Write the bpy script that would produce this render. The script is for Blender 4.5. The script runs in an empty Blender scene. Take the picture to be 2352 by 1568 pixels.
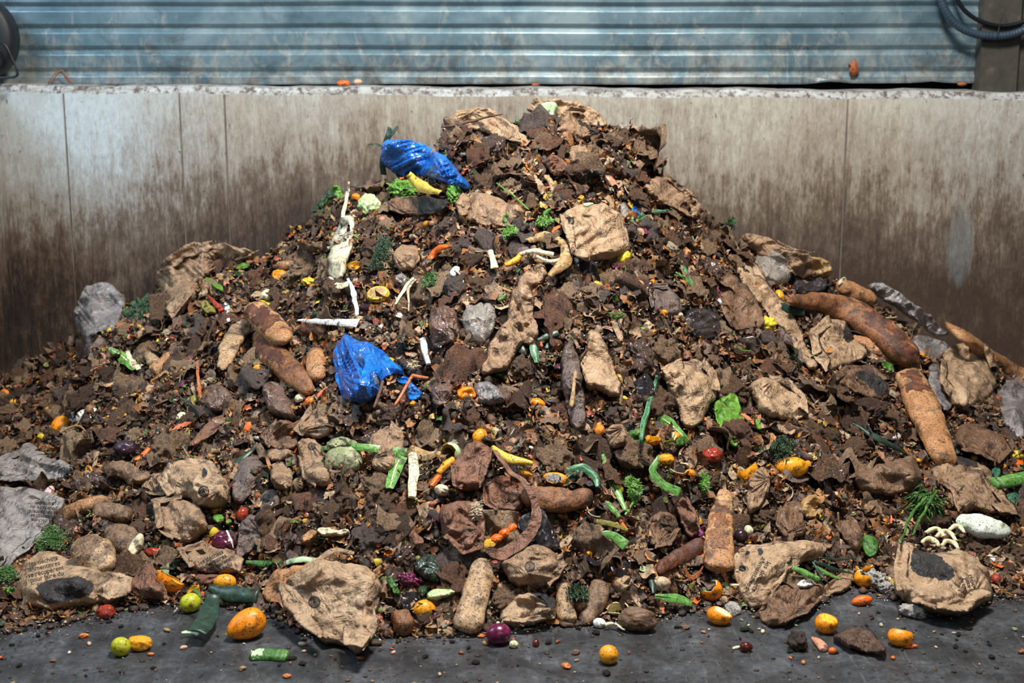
import bpy, math, random
import numpy as np
from mathutils import Vector, Matrix
from mathutils.bvhtree import BVHTree
random.seed(7); RNG = np.random.default_rng(11)
PI = math.pi
SC = bpy.context.scene
COL = SC.collection

# ------------------------------------------------------------------ camera
FPX = 3267.0; TH = math.radians(11.5); CH = 1.63
CT, ST = math.cos(TH), math.sin(TH)
CAMP = np.array([0, 0, CH])
def rays(px, py):
    px = np.asarray(px, float); py = np.asarray(py, float)
    u = (px-1176)/FPX; v = -(py-784)/FPX
    return np.stack([u, CT+v*ST, -ST+v*CT], -1)          # depth-1 directions
def proj(p):
    p = np.asarray(p, float)
    d = p[..., 1]*CT-(p[..., 2]-CH)*ST
    v = (p[..., 1]*ST+(p[..., 2]-CH)*CT)/d
    return 1176+FPX*p[..., 0]/d, 784-FPX*v, d
def atY(px, py, Y):
    r = rays(px, py); return CAMP+r*(Y/r[..., 1])[..., None]

# ------------------------------------------------------------------ noise
def _h(ix, iy, iz, s):
    h = (ix.astype(np.int64)*374761393+iy.astype(np.int64)*668265263+iz.astype(np.int64)*2147483647+int(s)*974634777) & 0xffffffff
    h = ((h ^ (h >> 13))*1274126177) & 0xffffffff
    return ((h ^ (h >> 16)) & 0xffff)/65535.0
def vn(p, s=0):
    p = np.asarray(p, float)
    if p.shape[-1] == 2: p = np.concatenate([p, np.zeros(p.shape[:-1]+(1,))], -1)
    i = np.floor(p).astype(np.int64); f = p-i; f = f*f*(3-2*f); r = 0
    for a in (0, 1):
        wx = f[..., 0] if a else 1-f[..., 0]
        for b in (0, 1):
            wy = f[..., 1] if b else 1-f[..., 1]
            for c in (0, 1):
                wz = f[..., 2] if c else 1-f[..., 2]
                r = r+wx*wy*wz*_h(i[..., 0]+a, i[..., 1]+b, i[..., 2]+c, s)
    return r*2-1
def fbm(p, s=0, o=3):
    r = 0; a = 1
    for k in range(o): r = r+a*vn(np.asarray(p)*(2**k), s+k*17); a *= .5
    return r
def facets(p, size, s):
    """creased paper: linear facets from the two nearest random sites"""
    p = np.asarray(p, float)[:, :2]/size
    p = p+.28*np.stack([vn(p*1.3, s+1), vn(p*1.3, s+2)], -1)
    lo = p.min(0)-1; hi = p.max(0)+1
    rg = np.random.default_rng(s+5)
    nx, ny = np.ceil(hi-lo).astype(int)
    gx, gy = np.meshgrid(np.arange(nx), np.arange(ny))
    site = np.stack([gx.ravel(), gy.ravel()], -1)+lo+rg.random((nx*ny, 2))
    out = np.empty(len(p))
    for k in range(0, len(p), 4000):
        d = np.sqrt(((p[k:k+4000, None]-site[None])**2).sum(-1))
        d.partition(1, axis=1); out[k:k+4000] = d[:, 1]-d[:, 0]
    return out-.45

def tri(u): return 4*np.abs(u-np.floor(u)-.5)-1
def creases(q, size, s, n=7):
    """long straight fold lines crossing each other, as in crushed paper"""
    rg = np.random.default_rng(s*7+3); r = 0
    for i in range(n):
        a = rg.uniform(0, PI); f = 1/(size*rg.uniform(.7, 2.2)); u = (q[:, 0]*math.cos(a)+q[:, 1]*math.sin(a))*f+rg.random()+.16*vn(q/size*.7, s+i)
        r = r+tri(u)*np.clip(1.6*vn(q/size*.45, s+20+i)+.35, 0, 1)/(f*size)
    return r/2.6
# ------------------------------------------------------------------ the heap as a height field
def itp(tab, x):
    a = np.array(tab, float); return np.interp(x, a[:, 0], a[:, 1])
SIL = [(-300,880),(0,852),(100,838),(165,780),(200,700),(260,685),(330,680),(370,655),(430,620),(520,602),(600,600),(640,575),(700,548),(735,520),(750,470),(785,432),(880,420),(960,405),(1000,355),(1015,305),(1060,285),(1130,280),(1200,268),(1300,262),(1380,292),(1440,305),(1480,345),(1530,400),(1580,440),(1620,492),(1650,545),(1700,575),(1760,600),(1830,625),(1900,650),(1960,680),(2030,715),(2120,770),(2180,800),(2250,830),(2300,860),(2352,885),(2650,940)]
RID = [(-300,6.8),(0,6.7),(200,6.35),(500,6.1),(800,5.9),(1200,5.75),(1600,5.85),(1900,6.05),(2352,6.4),(2650,6.5)]
FRO = [(-300,1425),(0,1440),(150,1425),(300,1390),(450,1385),(600,1400),(700,1450),(850,1470),(1000,1455),(1150,1440),(1300,1430),(1500,1420),(1600,1395),(1700,1395),(1760,1415),(1880,1385),(1950,1345),(2050,1370),(2150,1395),(2280,1375),(2352,1360),(2650,1350)]
PXS = np.arange(-300, 2651, 10.0)
_r = itp(RID, PXS); _sp = atY(PXS, itp(SIL, PXS), _r); HR = _sp[:, 2]
_fr = rays(PXS, itp(FRO, PXS)); FY = _fr[:, 1]*(-CH/_fr[:, 2])
def heap(x, y):
    z = np.full(np.shape(x), .5)
    for k in range(3):
        d = y*CT+(CH-z)*ST; px = 1176+FPX*x/d
        F = np.interp(px, PXS, FY); R = np.interp(px, PXS, _r); Hh = np.interp(px, PXS, HR)
        t = (y-F)/(R-F); tc = np.clip(t, 0, 1)
        g = 1-(1-tc)**1.22
        z = np.where(t < 0, t*.5, np.where(t > 1, np.maximum(Hh-(y-R)*.85, .08), Hh*g))
    return z
GS = .012
gx = np.arange(-3.3, 3.5, GS); gy = np.arange(3.3, 6.985, GS)
GX, GY = np.meshgrid(gx, gy)
HS = heap(GX, GY)
for k in range(6):                                         # soften the profile
    HS[1:-1, 1:-1] = (HS[1:-1, 1:-1]*2+HS[:-2, 1:-1]+HS[2:, 1:-1]+HS[1:-1, :-2]+HS[1:-1, 2:])/6
P2 = np.stack([GX, GY], -1)
amp = np.clip(HS*6, 0, 1)
HN = HS+amp*(.045*fbm(P2*4.5, 3, 2)+.036*fbm(P2*13, 9, 3)-.012)
def samp(A, x, y):
    fx = np.clip((np.asarray(x)-gx[0])/GS, 0, len(gx)-1.001); fy = np.clip((np.asarray(y)-gy[0])/GS, 0, len(gy)-1.001)
    i = fx.astype(int); j = fy.astype(int); a = fx-i; b = fy-j
    return A[j, i]*(1-a)*(1-b)+A[j, i+1]*a*(1-b)+A[j+1, i]*(1-a)*b+A[j+1, i+1]*a*b
# where each line of sight meets the heap or the floor
QS = 6.0
qx = np.arange(-120, 2480, QS); qy = np.arange(180, 1640, QS)
QX, QY = np.meshgrid(qx, qy); _ry = rays(QX.ravel(), QY.ravel())
SURF = HS+amp*.045*fbm(P2*4.5, 3, 2)
Ys = np.arange(2.6, 6.95, .012)
QD = np.empty(len(_ry))
for k in range(0, len(_ry), 3000):
    r = _ry[k:k+3000]; t = Ys[None]/r[:, 1:2]
    x = r[:, 0:1]*t; z = CH+r[:, 2:3]*t
    h = np.where(Ys[None] < 3.32, 0, np.maximum(samp(SURF, x, np.broadcast_to(Ys[None], x.shape)), 0))
    gap = z-h; hit = gap <= 0; any_ = hit.any(1); i = hit.argmax(1)
    g2 = np.where(Ys[None] > 5.2, gap, 9); i = np.where(any_, i, g2.argmin(1))
    QD[k:k+3000] = Ys[i]/r[:, 1]
QD = QD.reshape(QX.shape)
for k in range(2): QD[1:-1, 1:-1] = (QD[1:-1, 1:-1]*2+QD[:-2, 1:-1]+QD[2:, 1:-1]+QD[1:-1, :-2]+QD[1:-1, 2:])/6
def W(px, py, n=None, lift=0):
    px = np.asarray(px, float); py = np.asarray(py, float)
    fx = np.clip((px-qx[0])/QS, 0, len(qx)-1.001); fy = np.clip((py-qy[0])/QS, 0, len(qy)-1.001)
    i = fx.astype(int); j = fy.astype(int); a = fx-i; b = fy-j
    d = QD[j, i]*(1-a)*(1-b)+QD[j, i+1]*a*(1-b)+QD[j+1, i]*(1-a)*b+QD[j+1, i+1]*a*b
    p = CAMP+rays(px, py)*d[..., None]
    if n is not None: p = p+n*lift
    return p
def nrm(v): v = np.asarray(v, float); return v/(np.linalg.norm(v)+1e-9)
def normal(px, py, w=.5):
    p = W(px, py); e = .12
    if p[2] < .02: nh = np.array([0, 0, 1.])
    else:
        nh = nrm([-(samp(HS, p[0]+e, p[1])-samp(HS, p[0]-e, p[1]))/(2*e), -(samp(HS, p[0], p[1]+e)-samp(HS, p[0], p[1]-e))/(2*e), 1])
    return nrm(nh*w+nrm(CAMP-p)*(1-w))
def mpp(px, py): return float(proj(W(px, py))[2])/FPX       # metres per pixel there
def frame(px, py, w=.5):
    n = normal(px, py, w); x = nrm(np.cross([0, 0, 1.], -n) if abs(n[2]) < .99 else [1, 0, 0])
    if x[0] < 0: x = -x
    y = np.cross(n, x); return x, y, n

# ------------------------------------------------------------------ meshes and tags
def mk(name, V, F, m, parent=None, loc=None, smooth=True, mi=None):
    V = np.asarray(V, float)
    if loc is None: loc = V.mean(0) if parent is None else np.array(parent['_o'])
    me = bpy.data.meshes.new(name); me.from_pydata((V-loc).tolist(), [], [tuple(map(int, f)) for f in F])
    for q in (m if isinstance(m, (list, tuple)) else [m]): me.materials.append(q)
    if smooth: me.polygons.foreach_set('use_smooth', np.ones(len(me.polygons), bool))
    if mi is not None: me.polygons.foreach_set('material_index', np.asarray(mi, np.int32))
    me.update()
    o = bpy.data.objects.new(name, me); COL.objects.link(o)
    if parent is None: o.location = loc
    else: o.parent = parent
    o['_o'] = [float(c) for c in loc]
    return o
def empty(name, loc):
    o = bpy.data.objects.new(name, None); COL.objects.link(o); o.location = loc; o['_o'] = [float(c) for c in loc]; o.empty_display_size = .03
    return o
THINGS = []; LMS = []
def tag(o, label, cat, group=None, px=None, py=None, lm=None):
    o['category'] = cat
    if group: o['group'] = group
    if px is None:
        a, b, _ = proj(np.array(o['_o'])); px, py = float(a), float(b)
    THINGS.append([o, label, px, py])
    if lm: LMS.append((lm, px, py))
    return o
def struct(o): o['kind'] = 'structure'; return o
def stuff(o, label, cat): o['kind'] = 'stuff'; o['label'] = label; o['category'] = cat; return o
MASK = np.zeros((392, 588), bool)
MX, MY = np.meshgrid(np.arange(588)*4+2, np.arange(392)*4+2)
def inpoly(x, y, P):
    P = np.asarray(P, float); r = np.zeros(np.shape(x), bool); j = len(P)-1
    for i in range(len(P)):
        xi, yi = P[i]; xj, yj = P[j]
        if yi != yj: r ^= ((yi > y) != (yj > y)) & (x < (xj-xi)*(y-yi)/(yj-yi)+xi)
        j = i
    return r
def mask(P): MASK[:] |= inpoly(MX, MY, P)
def masked(px, py):
    i = np.clip((np.asarray(px)/4).astype(int), 0, 587); j = np.clip((np.asarray(py)/4).astype(int), 0, 391); return MASK[j, i]

# ------------------------------------------------------------------ shapes
def chaikin(P, k=2):
    P = np.asarray(P, float)
    for _ in range(k):
        Q = np.roll(P, -1, 0); P = np.stack([P*.75+Q*.25, P*.25+Q*.75], 1).reshape(-1, 2)
    return P
def pillow(poly, puff=.03, n=900, cr=.006, crs=.05, fold=None, ruf=0, lift=.012, back=.4, seed=0, soft=2, bend=0, w=.18, edge=0, jit=.0, rnd=1.0, ragged=.03, gather=1.4):
    """a puffed, creased body lying on the heap whose rim follows poly"""
    P = np.asarray(poly, float); cx, cy = P.mean(0)
    if jit: P = P+np.random.default_rng(seed).normal(0, jit, P.shape)
    P = chaikin(P, soft)
    if ragged:
        Q = []
        for i in range(len(P)):
            A_, B_ = P[i], P[(i+1) % len(P)]; m_ = max(1, int(np.hypot(*(B_-A_))/4)); Q += [A_+(B_-A_)*j/m_ for j in range(m_)]
        P = np.array(Q); sz = math.sqrt(abs(np.ptp(P[:, 0])*np.ptp(P[:, 1])))
        P = P+ragged*sz*np.stack([fbm(P/sz*5, seed+3, 3), fbm(P/sz*5, seed+9, 3)], -1)
    lo, hi = P.min(0), P.max(0)
    A = abs(np.sum(P[:, 0]*np.roll(P[:, 1], -1)-P[:, 1]*np.roll(P[:, 0], -1)))/2
    st = math.sqrt(A/n)
    xs = np.arange(lo[0], hi[0]+st, st); ys = np.arange(lo[1], hi[1]+st, st)
    X, Y = np.meshgrid(xs, ys); ins = inpoly(X, Y, P)
    cell = ins[:-1, :-1] & ins[1:, :-1] & ins[:-1, 1:] & ins[1:, 1:]
    idx = -np.ones(X.shape, int); use = np.zeros(X.shape, bool)
    for a in (0, 1):
        for b in (0, 1): use[a:a+cell.shape[0], b:b+cell.shape[1]] |= cell
    full = np.zeros(X.shape, bool); full[1:-1, 1:-1] = cell[:-1, :-1] & cell[1:, :-1] & cell[:-1, 1:] & cell[1:, 1:]
    idx[use] = np.arange(use.sum()); bd = (use & ~full)[use]
    p = np.stack([X[use], Y[use]], -1)
    E = np.roll(P, -1, 0)-P; L = (E**2).sum(1)+1e-9
    best = np.full(len(p), 1e9); near = p.copy()
    for a, e, l in zip(P, E, L):
        t = np.clip(((p-a)@e)/l, 0, 1); q = a+t[:, None]*e; d = np.hypot(*(p-q).T); m = d < best
        best[m] = d[m]; near[m] = q[m]
    p[bd] = near[bd]; best[bd] = 0
    s = mpp(cx, cy); nn = normal(cx, cy, w)
    D = best.max(); t = np.clip(best/(D*rnd), 0, 1); prof = np.sqrt(np.clip(1-(1-t)**2, 0, 1))
    q = (p-[cx, cy])*s; sd = seed*31+1
    ed = np.clip(best*s/.012, 0, 1)*.8+.2
    h = puff*prof*(.95+.45*vn(q/(s*math.sqrt(A))*2.2, sd+4)*min(1, cr*200))
    if cr:
        h = h+ed*(cr*1.3*facets(q, crs*2.2, sd)+cr*.5*facets(q, crs, sd+3)+cr*2.3*creases(q, crs*1.7, sd)+cr*.8*creases(q, crs*.7, sd+2))
        if gather:
            g_ = (P[sd % len(P)]-[cx, cy])*s*.8; dq = q-g_; th = np.arctan2(dq[:, 1], dq[:, 0]); rr = np.hypot(dq[:, 0], dq[:, 1])
            h = h+ed*gather*cr*tri(th*3.1+.5*vn(q/crs*.5, sd+4)+.35*vn(th[:, None]*np.array([[2.5, 0]]), sd))*np.exp(-rr/(.12))*np.clip(rr/.02, 0, 1)
    if fold:
        a, am, fr = fold; c_, s_ = math.cos(a), math.sin(a)
        u = q[:, 0]*c_+q[:, 1]*s_; v = -q[:, 0]*s_+q[:, 1]*c_
        w_ = vn(np.stack([u*6, v*fr], -1)+.5*vn(q*12, sd)[:, None], sd+5)
        h = h+1.3*ed*am*(1-2*np.abs(w_))
        w_ = vn(np.stack([u*9, v*fr*2.3], -1), sd+6); h = h+ed*am*.5*(1-2*np.abs(w_))
    if ruf: h = h+ruf*fbm(q*55, sd+7, 3)*(.4+.6*(1-t))
    if bend: h = h+bend*(((q[:, 0]/(s*(hi[0]-lo[0])/2))**2)-.4)
    hb = -back*puff*prof-.0015
    V0 = W(p[:, 0], p[:, 1])+nn*lift
    Vf = V0+nn*(h+edge*(1-t))[:, None]; Vb = V0+nn*(np.minimum(hb, h-.0025)+edge*(1-t))[:, None]
    Vf[:, 2] = np.maximum(Vf[:, 2], .004); Vb[:, 2] = np.maximum(Vb[:, 2], .001)
    ci = np.argwhere(cell); i, j = ci[:, 0], ci[:, 1]
    f = np.stack([idx[i+1, j], idx[i+1, j+1], idx[i, j+1], idx[i, j]], -1)
    cpx = np.stack([X[i, j]+st/2, Y[i, j]+st/2], -1)
    N = len(p); bi = np.where(bd)[0]; mp = np.arange(N)+N; 
    Vb[bi] = (Vb[bi]+Vf[bi])/2; Vf[bi] = Vb[bi]; mp[bi] = bi
    fb = mp[f[:, ::-1]]
    dg = (fb == f[:, ::-1]).all(1); fb = fb[~dg]
    keep = np.concatenate([np.arange(N), np.arange(N, 2*N)])
    V = np.concatenate([Vf, Vb]); F = np.concatenate([f, fb])
    u, inv = np.unique(F, return_inverse=True); inv = inv.reshape(F.shape)
    return V[u], inv, cpx, len(f)
def catmull(P, n):
    P = np.asarray(P, float)
    if len(P) == 2: return P[0]+(P[1]-P[0])*np.linspace(0, 1, n)[:, None]
    Q = np.concatenate([[2*P[0]-P[1]], P, [2*P[-1]-P[-2]]]); out = []
    for t in np.linspace(0, len(P)-1-1e-6, n):
        i = int(t); f = t-i; a, b, c, d = Q[i:i+4]
        out.append(.5*((2*b)+(-a+c)*f+(2*a-5*b+4*c-d)*f*f+(-a+3*b-3*c+d)*f**3))
    return np.array(out)
def sweep(C, wid, thk, nn, K=14, curl=0, cap='round', noise=0, sd=0, tw=0, ridge=0, sq=2.0, wave=0):
    """closed body along the 3D path C; wid/thk are full widths per ring"""
    n = len(C); T = np.gradient(C, axis=0); V = []
    a = np.linspace(0, 2*PI, K, endpoint=False)
    ca, sa = np.cos(a), np.sin(a)
    cx_ = np.sign(ca)*np.abs(ca)**(2/sq); sx_ = np.sign(sa)*np.abs(sa)**(2/sq)
    tt = np.linspace(0, 1, n); al = tw*tt if np.isscalar(tw) else np.interp(tt, np.linspace(0, 1, len(tw)), tw)
    for k in range(n):
        t = nrm(T[k]); s = nrm(np.cross(t, nn)); u = np.cross(s, t)
        c_, s_ = math.cos(al[k]), math.sin(al[k]); s2 = s*c_+u*s_; u2 = u*c_-s*s_
        w = wid[k]/2; h = thk[k]/2
        x = cx_*w; y = sx_*h+curl*w*(cx_**2)+ridge*h*np.cos(cx_*9)*np.sign(sx_)*.5
        if wave: y = y+wave*math.sin(k*1.1+sd)*cx_
        V.append(C[k]+x[:, None]*s2+y[:, None]*u2)
    V = np.concatenate(V)
    if noise: V = V+noise*np.stack([fbm(V*22, sd, 3), fbm(V*22, sd+40, 3), fbm(V*22, sd+80, 3)], -1)
    F = []
    for k in range(n-1):
        for j in range(K):
            F.append((k*K+j, k*K+(j+1) % K, (k+1)*K+(j+1) % K, (k+1)*K+j))
    V = np.concatenate([V, [V[:K].mean(0)], [V[-K:].mean(0)]]); a0 = len(V)-2
    for j in range(K):
        F.append((a0, (j+1) % K, j)); F.append((a0+1, (n-1)*K+j, (n-1)*K+(j+1) % K))
    V[:, 2] = np.maximum(V[:, 2], .001)
    return V, F
def endprof(n, e=.16, p=.5, m=.05):
    t = np.linspace(0, 1, n); d = np.minimum(t, 1-t)/e
    return np.maximum(np.where(d < 1, np.clip(1-(1-d)**2, 0, 1)**p, 1), m)
def ico(k):
    t = (1+5**.5)/2
    v = [(-1,t,0),(1,t,0),(-1,-t,0),(1,-t,0),(0,-1,t),(0,1,t),(0,-1,-t),(0,1,-t),(t,0,-1),(t,0,1),(-t,0,-1),(-t,0,1)]
    f = [(0,11,5),(0,5,1),(0,1,7),(0,7,10),(0,10,11),(1,5,9),(5,11,4),(11,10,2),(10,7,6),(7,1,8),(3,9,4),(3,4,2),(3,2,6),(3,6,8),(3,8,9),(4,9,5),(2,4,11),(6,2,10),(8,6,7),(9,8,1)]
    v = [nrm(a) for a in v]
    for _ in range(k):
        c = {}; nf = []
        def mid(a, b):
            q = (min(a, b), max(a, b))
            if q not in c: c[q] = len(v); v.append(nrm(v[a]+v[b]))
            return c[q]
        for a, b, d in f:
            x, y, z = mid(a, b), mid(b, d), mid(d, a); nf += [(a,x,z),(b,y,x),(d,z,y),(x,y,z)]
        f = nf
    return np.array(v), np.array(f)
I1, I2, I3, I4 = ico(1), ico(2), ico(3), ico(4)
def rot_to(px, py, ang, w=.5):
    """basis whose x axis runs at ang (degrees, counter-clockwise as seen) on the heap surface"""
    x, y, n = frame(px, py, w); a = math.radians(ang)
    return np.stack([x*math.cos(a)+y*math.sin(a), -x*math.sin(a)+y*math.cos(a), n])
# ------------------------------------------------------------------ materials
def S(*c):                                   # sRGB 0-255 -> linear
    return tuple(((v/255+.055)/1.055)**2.4 if v > 10 else v/255/12.92 for v in c)+(1.0,)
class G:
    def __init__(s, name):
        s.m = bpy.data.materials.new(name); s.m.use_nodes = True; s.t = s.m.node_tree; s.t.nodes.clear()
        s.out = s.n('ShaderNodeOutputMaterial'); s.b = s.n('ShaderNodeBsdfPrincipled'); s.l(s.b.outputs[0], s.out.inputs[0])
        s.tc = s.n('ShaderNodeTexCoord')
    def n(s, k, **a):
        q = s.t.nodes.new(k)
        for i, v in a.items(): setattr(q, i, v)
        return q
    def l(s, a, b): s.t.links.new(a, b)
    def pos(s, scale=(1,1,1), world=False, rot=(0,0,0)):
        mp = s.n('ShaderNodeMapping'); mp.inputs['Scale'].default_value = scale; mp.inputs['Rotation'].default_value = rot
        s.l(s.n('ShaderNodeNewGeometry').outputs['Position'] if world else s.tc.outputs['Object'], mp.inputs[0]); return mp.outputs[0]
    def noise(s, v, sc, det=4, rough=.55, dist=0):
        q = s.n('ShaderNodeTexNoise'); q.inputs['Scale'].default_value = sc; q.inputs['Detail'].default_value = det
        q.inputs['Roughness'].default_value = rough; q.inputs['Distortion'].default_value = dist; s.l(v, q.inputs['Vector']); return q.outputs[0]
    def vor(s, v, sc, feat='F1', rnd=1):
        q = s.n('ShaderNodeTexVoronoi', feature=feat); q.inputs['Scale'].default_value = sc; q.inputs['Randomness'].default_value = rnd; s.l(v, q.inputs['Vector']); return q.outputs[0]
    def ramp(s, f, stops, mode='LINEAR'):
        q = s.n('ShaderNodeValToRGB'); e = q.color_ramp; e.interpolation = mode
        while len(e.elements) < len(stops): e.elements.new(.5)
        for k, (p, c) in zip(e.elements, stops):
            k.position = p; k.color = c if isinstance(c, tuple) else (c, c, c, 1)
        s.l(f, q.inputs[0]); return q.outputs[0]
    def mix(s, f, a, b, bt='MIX'):
        q = s.n('ShaderNodeMix', data_type='RGBA', blend_type=bt)
        for v, i in ((f, 0), (a, 6), (b, 7)):
            if isinstance(v, (int, float, tuple)): q.inputs[i].default_value = v
            else: s.l(v, q.inputs[i])
        return q.outputs[2]
    def math(s, op, a, b=0.0):
        q = s.n('ShaderNodeMath', operation=op)
        for v, i in ((a, 0), (b, 1)):
            if isinstance(v, (int, float)): q.inputs[i].default_value = v
            else: s.l(v, q.inputs[i])
        return q.outputs[0]
    def bump(s, h, st, dist=.002, prev=None):
        q = s.n('ShaderNodeBump'); q.inputs['Strength'].default_value = st; q.inputs['Distance'].default_value = dist
        s.l(h, q.inputs['Height'])
        if prev is not None: s.l(prev, q.inputs['Normal'])
        return q.outputs[0]
    def set(s, **k):
        for i, v in k.items():
            i = i.replace('_', ' ')
            if isinstance(v, (int, float, tuple)): s.b.inputs[i].default_value = v
            else: s.l(v, s.b.inputs[i])
        return s
def mat(name, cols, sc=14, rough=.55, bump=.5, bs=90, bd=.0025, dirt=.0, dc=(38,26,18), ds=22, speck=.0, wr=0, spec=.5, coat=0, rnd=.0, isl=None, stretch=(1,1,1), sss=0, alpha=1.0, trans=0, crease=0, hv=.0):
    g = G(name); v = g.pos(stretch); w = g.pos()
    if isl: c = g.ramp(g.n('ShaderNodeNewGeometry').outputs['Random Per Island'], [(k/len(isl), S(*q)) for k, q in enumerate(isl)], 'CONSTANT'); c = g.mix(g.ramp(g.noise(w, sc), [(.35, .35), (.65, 1.0)]), (.03,.02,.013,1), c)
    else: c = g.ramp(g.noise(v, sc, 5, .6, .3), [(.3+.4*k/max(1, len(cols)-1), S(*q)) for k, q in enumerate(cols)])
    if rnd or hv:
        oi = g.n('ShaderNodeObjectInfo').outputs['Random']; hs = g.n('ShaderNodeHueSaturation'); g.l(c, hs.inputs['Color'])
        g.l(g.math('ADD', g.math('MULTIPLY', oi, rnd*1.0), 1-rnd*.6), hs.inputs['Value'])
        if hv: g.l(g.math('ADD', g.math('MULTIPLY', oi, hv), .5-hv/2), hs.inputs['Hue'])
        c = hs.outputs[0]
    if dirt: c = g.mix(g.ramp(g.noise(w, ds, 6, .65, .5), [(.62-dirt*.35, 0.0), (.72-dirt*.2, .9)]), c, S(*dc))
    if speck: c = g.mix(g.ramp(g.noise(w, 190, 3, .6), [(.69-speck*.15, 0.0), (.73-speck*.15, .95)]), c, S(30,20,14))
    g.set(Base_Color=c, Roughness=rough, Coat_Weight=coat, Coat_Roughness=.15, IOR=1.45)
    g.b.inputs['Specular IOR Level'].default_value = spec
    if sss: g.set(Subsurface_Weight=sss, Subsurface_Scale=.01)
    if trans: g.set(Transmission_Weight=trans)
    if alpha < 1: g.set(Alpha=alpha)
    b = g.bump(g.noise(w, bs, 5, .6), bump, bd)
    if wr:
        wv = g.n('ShaderNodeMix', data_type='VECTOR'); wv.inputs[0].default_value = .05; g.l(g.pos(), wv.inputs[4]); q_ = g.n('ShaderNodeTexNoise'); q_.inputs['Scale'].default_value = 14; g.l(g.pos(), q_.inputs['Vector']); g.l(q_.outputs[1], wv.inputs[5])
        v2 = g.vor(wv.outputs[1], wr, 'DISTANCE_TO_EDGE'); b = g.bump(g.ramp(v2, [(0, 0.0), (.09, .7), (.3, 1.0)]), .3, .005, b)
        rd = g.math('ABSOLUTE', g.math('SUBTRACT', g.noise(wv.outputs[1], wr*.55, 5, .6, .8), .5)); b = g.bump(g.ramp(rd, [(0, 0.0), (.12, .8), (.3, 1.0)]), .8, .011, b)
    if crease: b = g.bump(g.noise(v, crease, 5, .6, .6), .8, .006, b)
    g.set(Normal=b)
    return g.m
M = {}
def paper(key, a, b, c, dirt, **k): M[key] = mat('kraft_paper_'+key, [a, b, c], 9, .52, .2, 200, .001, dirt, (60,39,27), 11, .45, wr=20, **k)
paper('tan', (144,116,90), (172,143,113), (194,167,137), .3)
paper('mid', (122,95,72), (154,125,98), (180,150,120), .38)
paper('brown', (90,66,49), (120,91,69), (148,118,92), .42)
paper('dark', (66,48,38), (88,66,52), (112,86,68), .45)
paper('red', (96,64,48), (124,86,67), (150,111,88), .35)
paper('grey', (120,110,106), (146,136,130), (172,162,156), .3)
paper('pale', (118,113,112), (148,142,139), (178,170,166), .26)
paper('slate', (84,72,68), (106,92,86), (128,112,104), .35)
M['mulch'] = mat('mulch_wet', [(84,62,46),(116,88,66)], 30, .5, .9, 120, .004, .5, (40,28,20), 18, .6)
M['print'] = mat('ink_black', [(38,36,37),(52,50,50)], 20, .55, .5, 120, .002, .12, (80,60,46), 14, 0, wr=26)
M['ink'] = mat('ink_text', [(34,28,26),(44,38,34)], 60, .7, .1)
def bread(key, a, b, c, dirt=.25, **k): M['b_'+key] = mat('bread_crust_'+key, [a, b, c], 11, .55, .9, 90, .004, dirt+.12, (58,36,26), 16, .8, crease=26, **k)
bread('golden', (146,98,60), (174,126,84), (194,152,110), .22)
bread('tan', (152,122,90), (180,148,112), (198,170,134), .32)
bread('brown', (98,60,38), (136,90,56), (166,118,78), .3)
bread('burnt', (62,36,28), (92,54,38), (142,86,52), .25)
bread('grimy', (104,80,60), (136,108,82), (164,134,104), .45)
M['crumb'] = mat('bread_crumb', [(178,160,128),(212,198,168),(228,216,190)], 30, .85, 1.0, 150, .004, .25, (110,84,60), 20, .4)
def veg(key, cols, **k):
    a = dict(sc=16, rough=.38, bump=.35, bs=140, bd=.0012, dirt=.32, speck=.65, spec=.5); a.update(k); M[key] = mat(key, cols, **a)
veg('orange_rind', [(228,120,14),(246,148,22),(252,168,44)], bs=420, bump=.5, rough=.33, sss=.1, hv=.02)
veg('deep_orange', [(206,84,20),(226,104,28),(238,128,44)], bs=300)
veg('mandarin', [(222,138,22),(236,158,30),(242,176,50)], bs=420, bump=.5, rough=.35, sss=.1)
veg('yellow_rind', [(206,178,30),(222,196,46),(232,210,80)], bs=380, bump=.5, hv=.02)
veg('lime_rind', [(150,158,30),(178,180,36),(196,192,60)], bs=380, bump=.4, dirt=.22)
veg('pith', [(232,206,140),(240,224,176),(244,232,200)], rough=.7, bump=.6, dirt=.18, dc=(150,104,50))
veg('flesh', [(236,170,40),(246,190,60),(250,205,90)], rough=.3, bs=60, bump=.5)
veg('carrot', [(196,92,46),(216,116,66),(228,140,92)], hv=.03)
veg('salmon', [(176,112,88),(202,142,114),(216,164,138)], rough=.4)
veg('cabbage_old', [(104,112,74),(146,150,110),(182,184,150)], sc=14, dirt=.35, crease=30, rough=.5)
veg('tomato', [(120,36,24),(152,54,38),(176,84,62)], rough=.2, dirt=.2)
veg('apple_red', [(176,40,30),(216,110,40),(226,170,60)], sc=30, rough=.25)
veg('plum', [(34,22,28),(48,32,38),(60,44,50)], rough=.25)
veg('onion_purple', [(70,18,44),(98,28,62),(128,44,86)], rough=.2, stretch=(1,1,.15), sc=60)
veg('radicchio', [(48,18,30),(84,26,52),(120,44,76)], rough=.25)
veg('beet', [(36,24,36),(52,34,50),(70,48,66)], rough=.35)
veg('pink', [(196,150,160),(214,176,182),(226,196,198)], rough=.35)
veg('leek_green', [(64,112,48),(92,148,66),(134,182,92)], stretch=(1,1,1), sc=40)
veg('leek_blue', [(38,84,66),(58,112,88),(84,138,108)], sc=40)
veg('leek_dark', [(26,46,38),(38,62,50),(54,82,64)], sc=30)
veg('leaf_bright', [(60,104,30),(92,140,46),(132,172,80)], sc=26, sss=.05, crease=60)
veg('leaf_green', [(38,80,28),(60,108,40),(92,138,58)], sc=30, crease=60)
veg('leaf_dark', [(20,42,22),(32,60,30),(48,82,42)], sc=30, crease=60)
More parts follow.
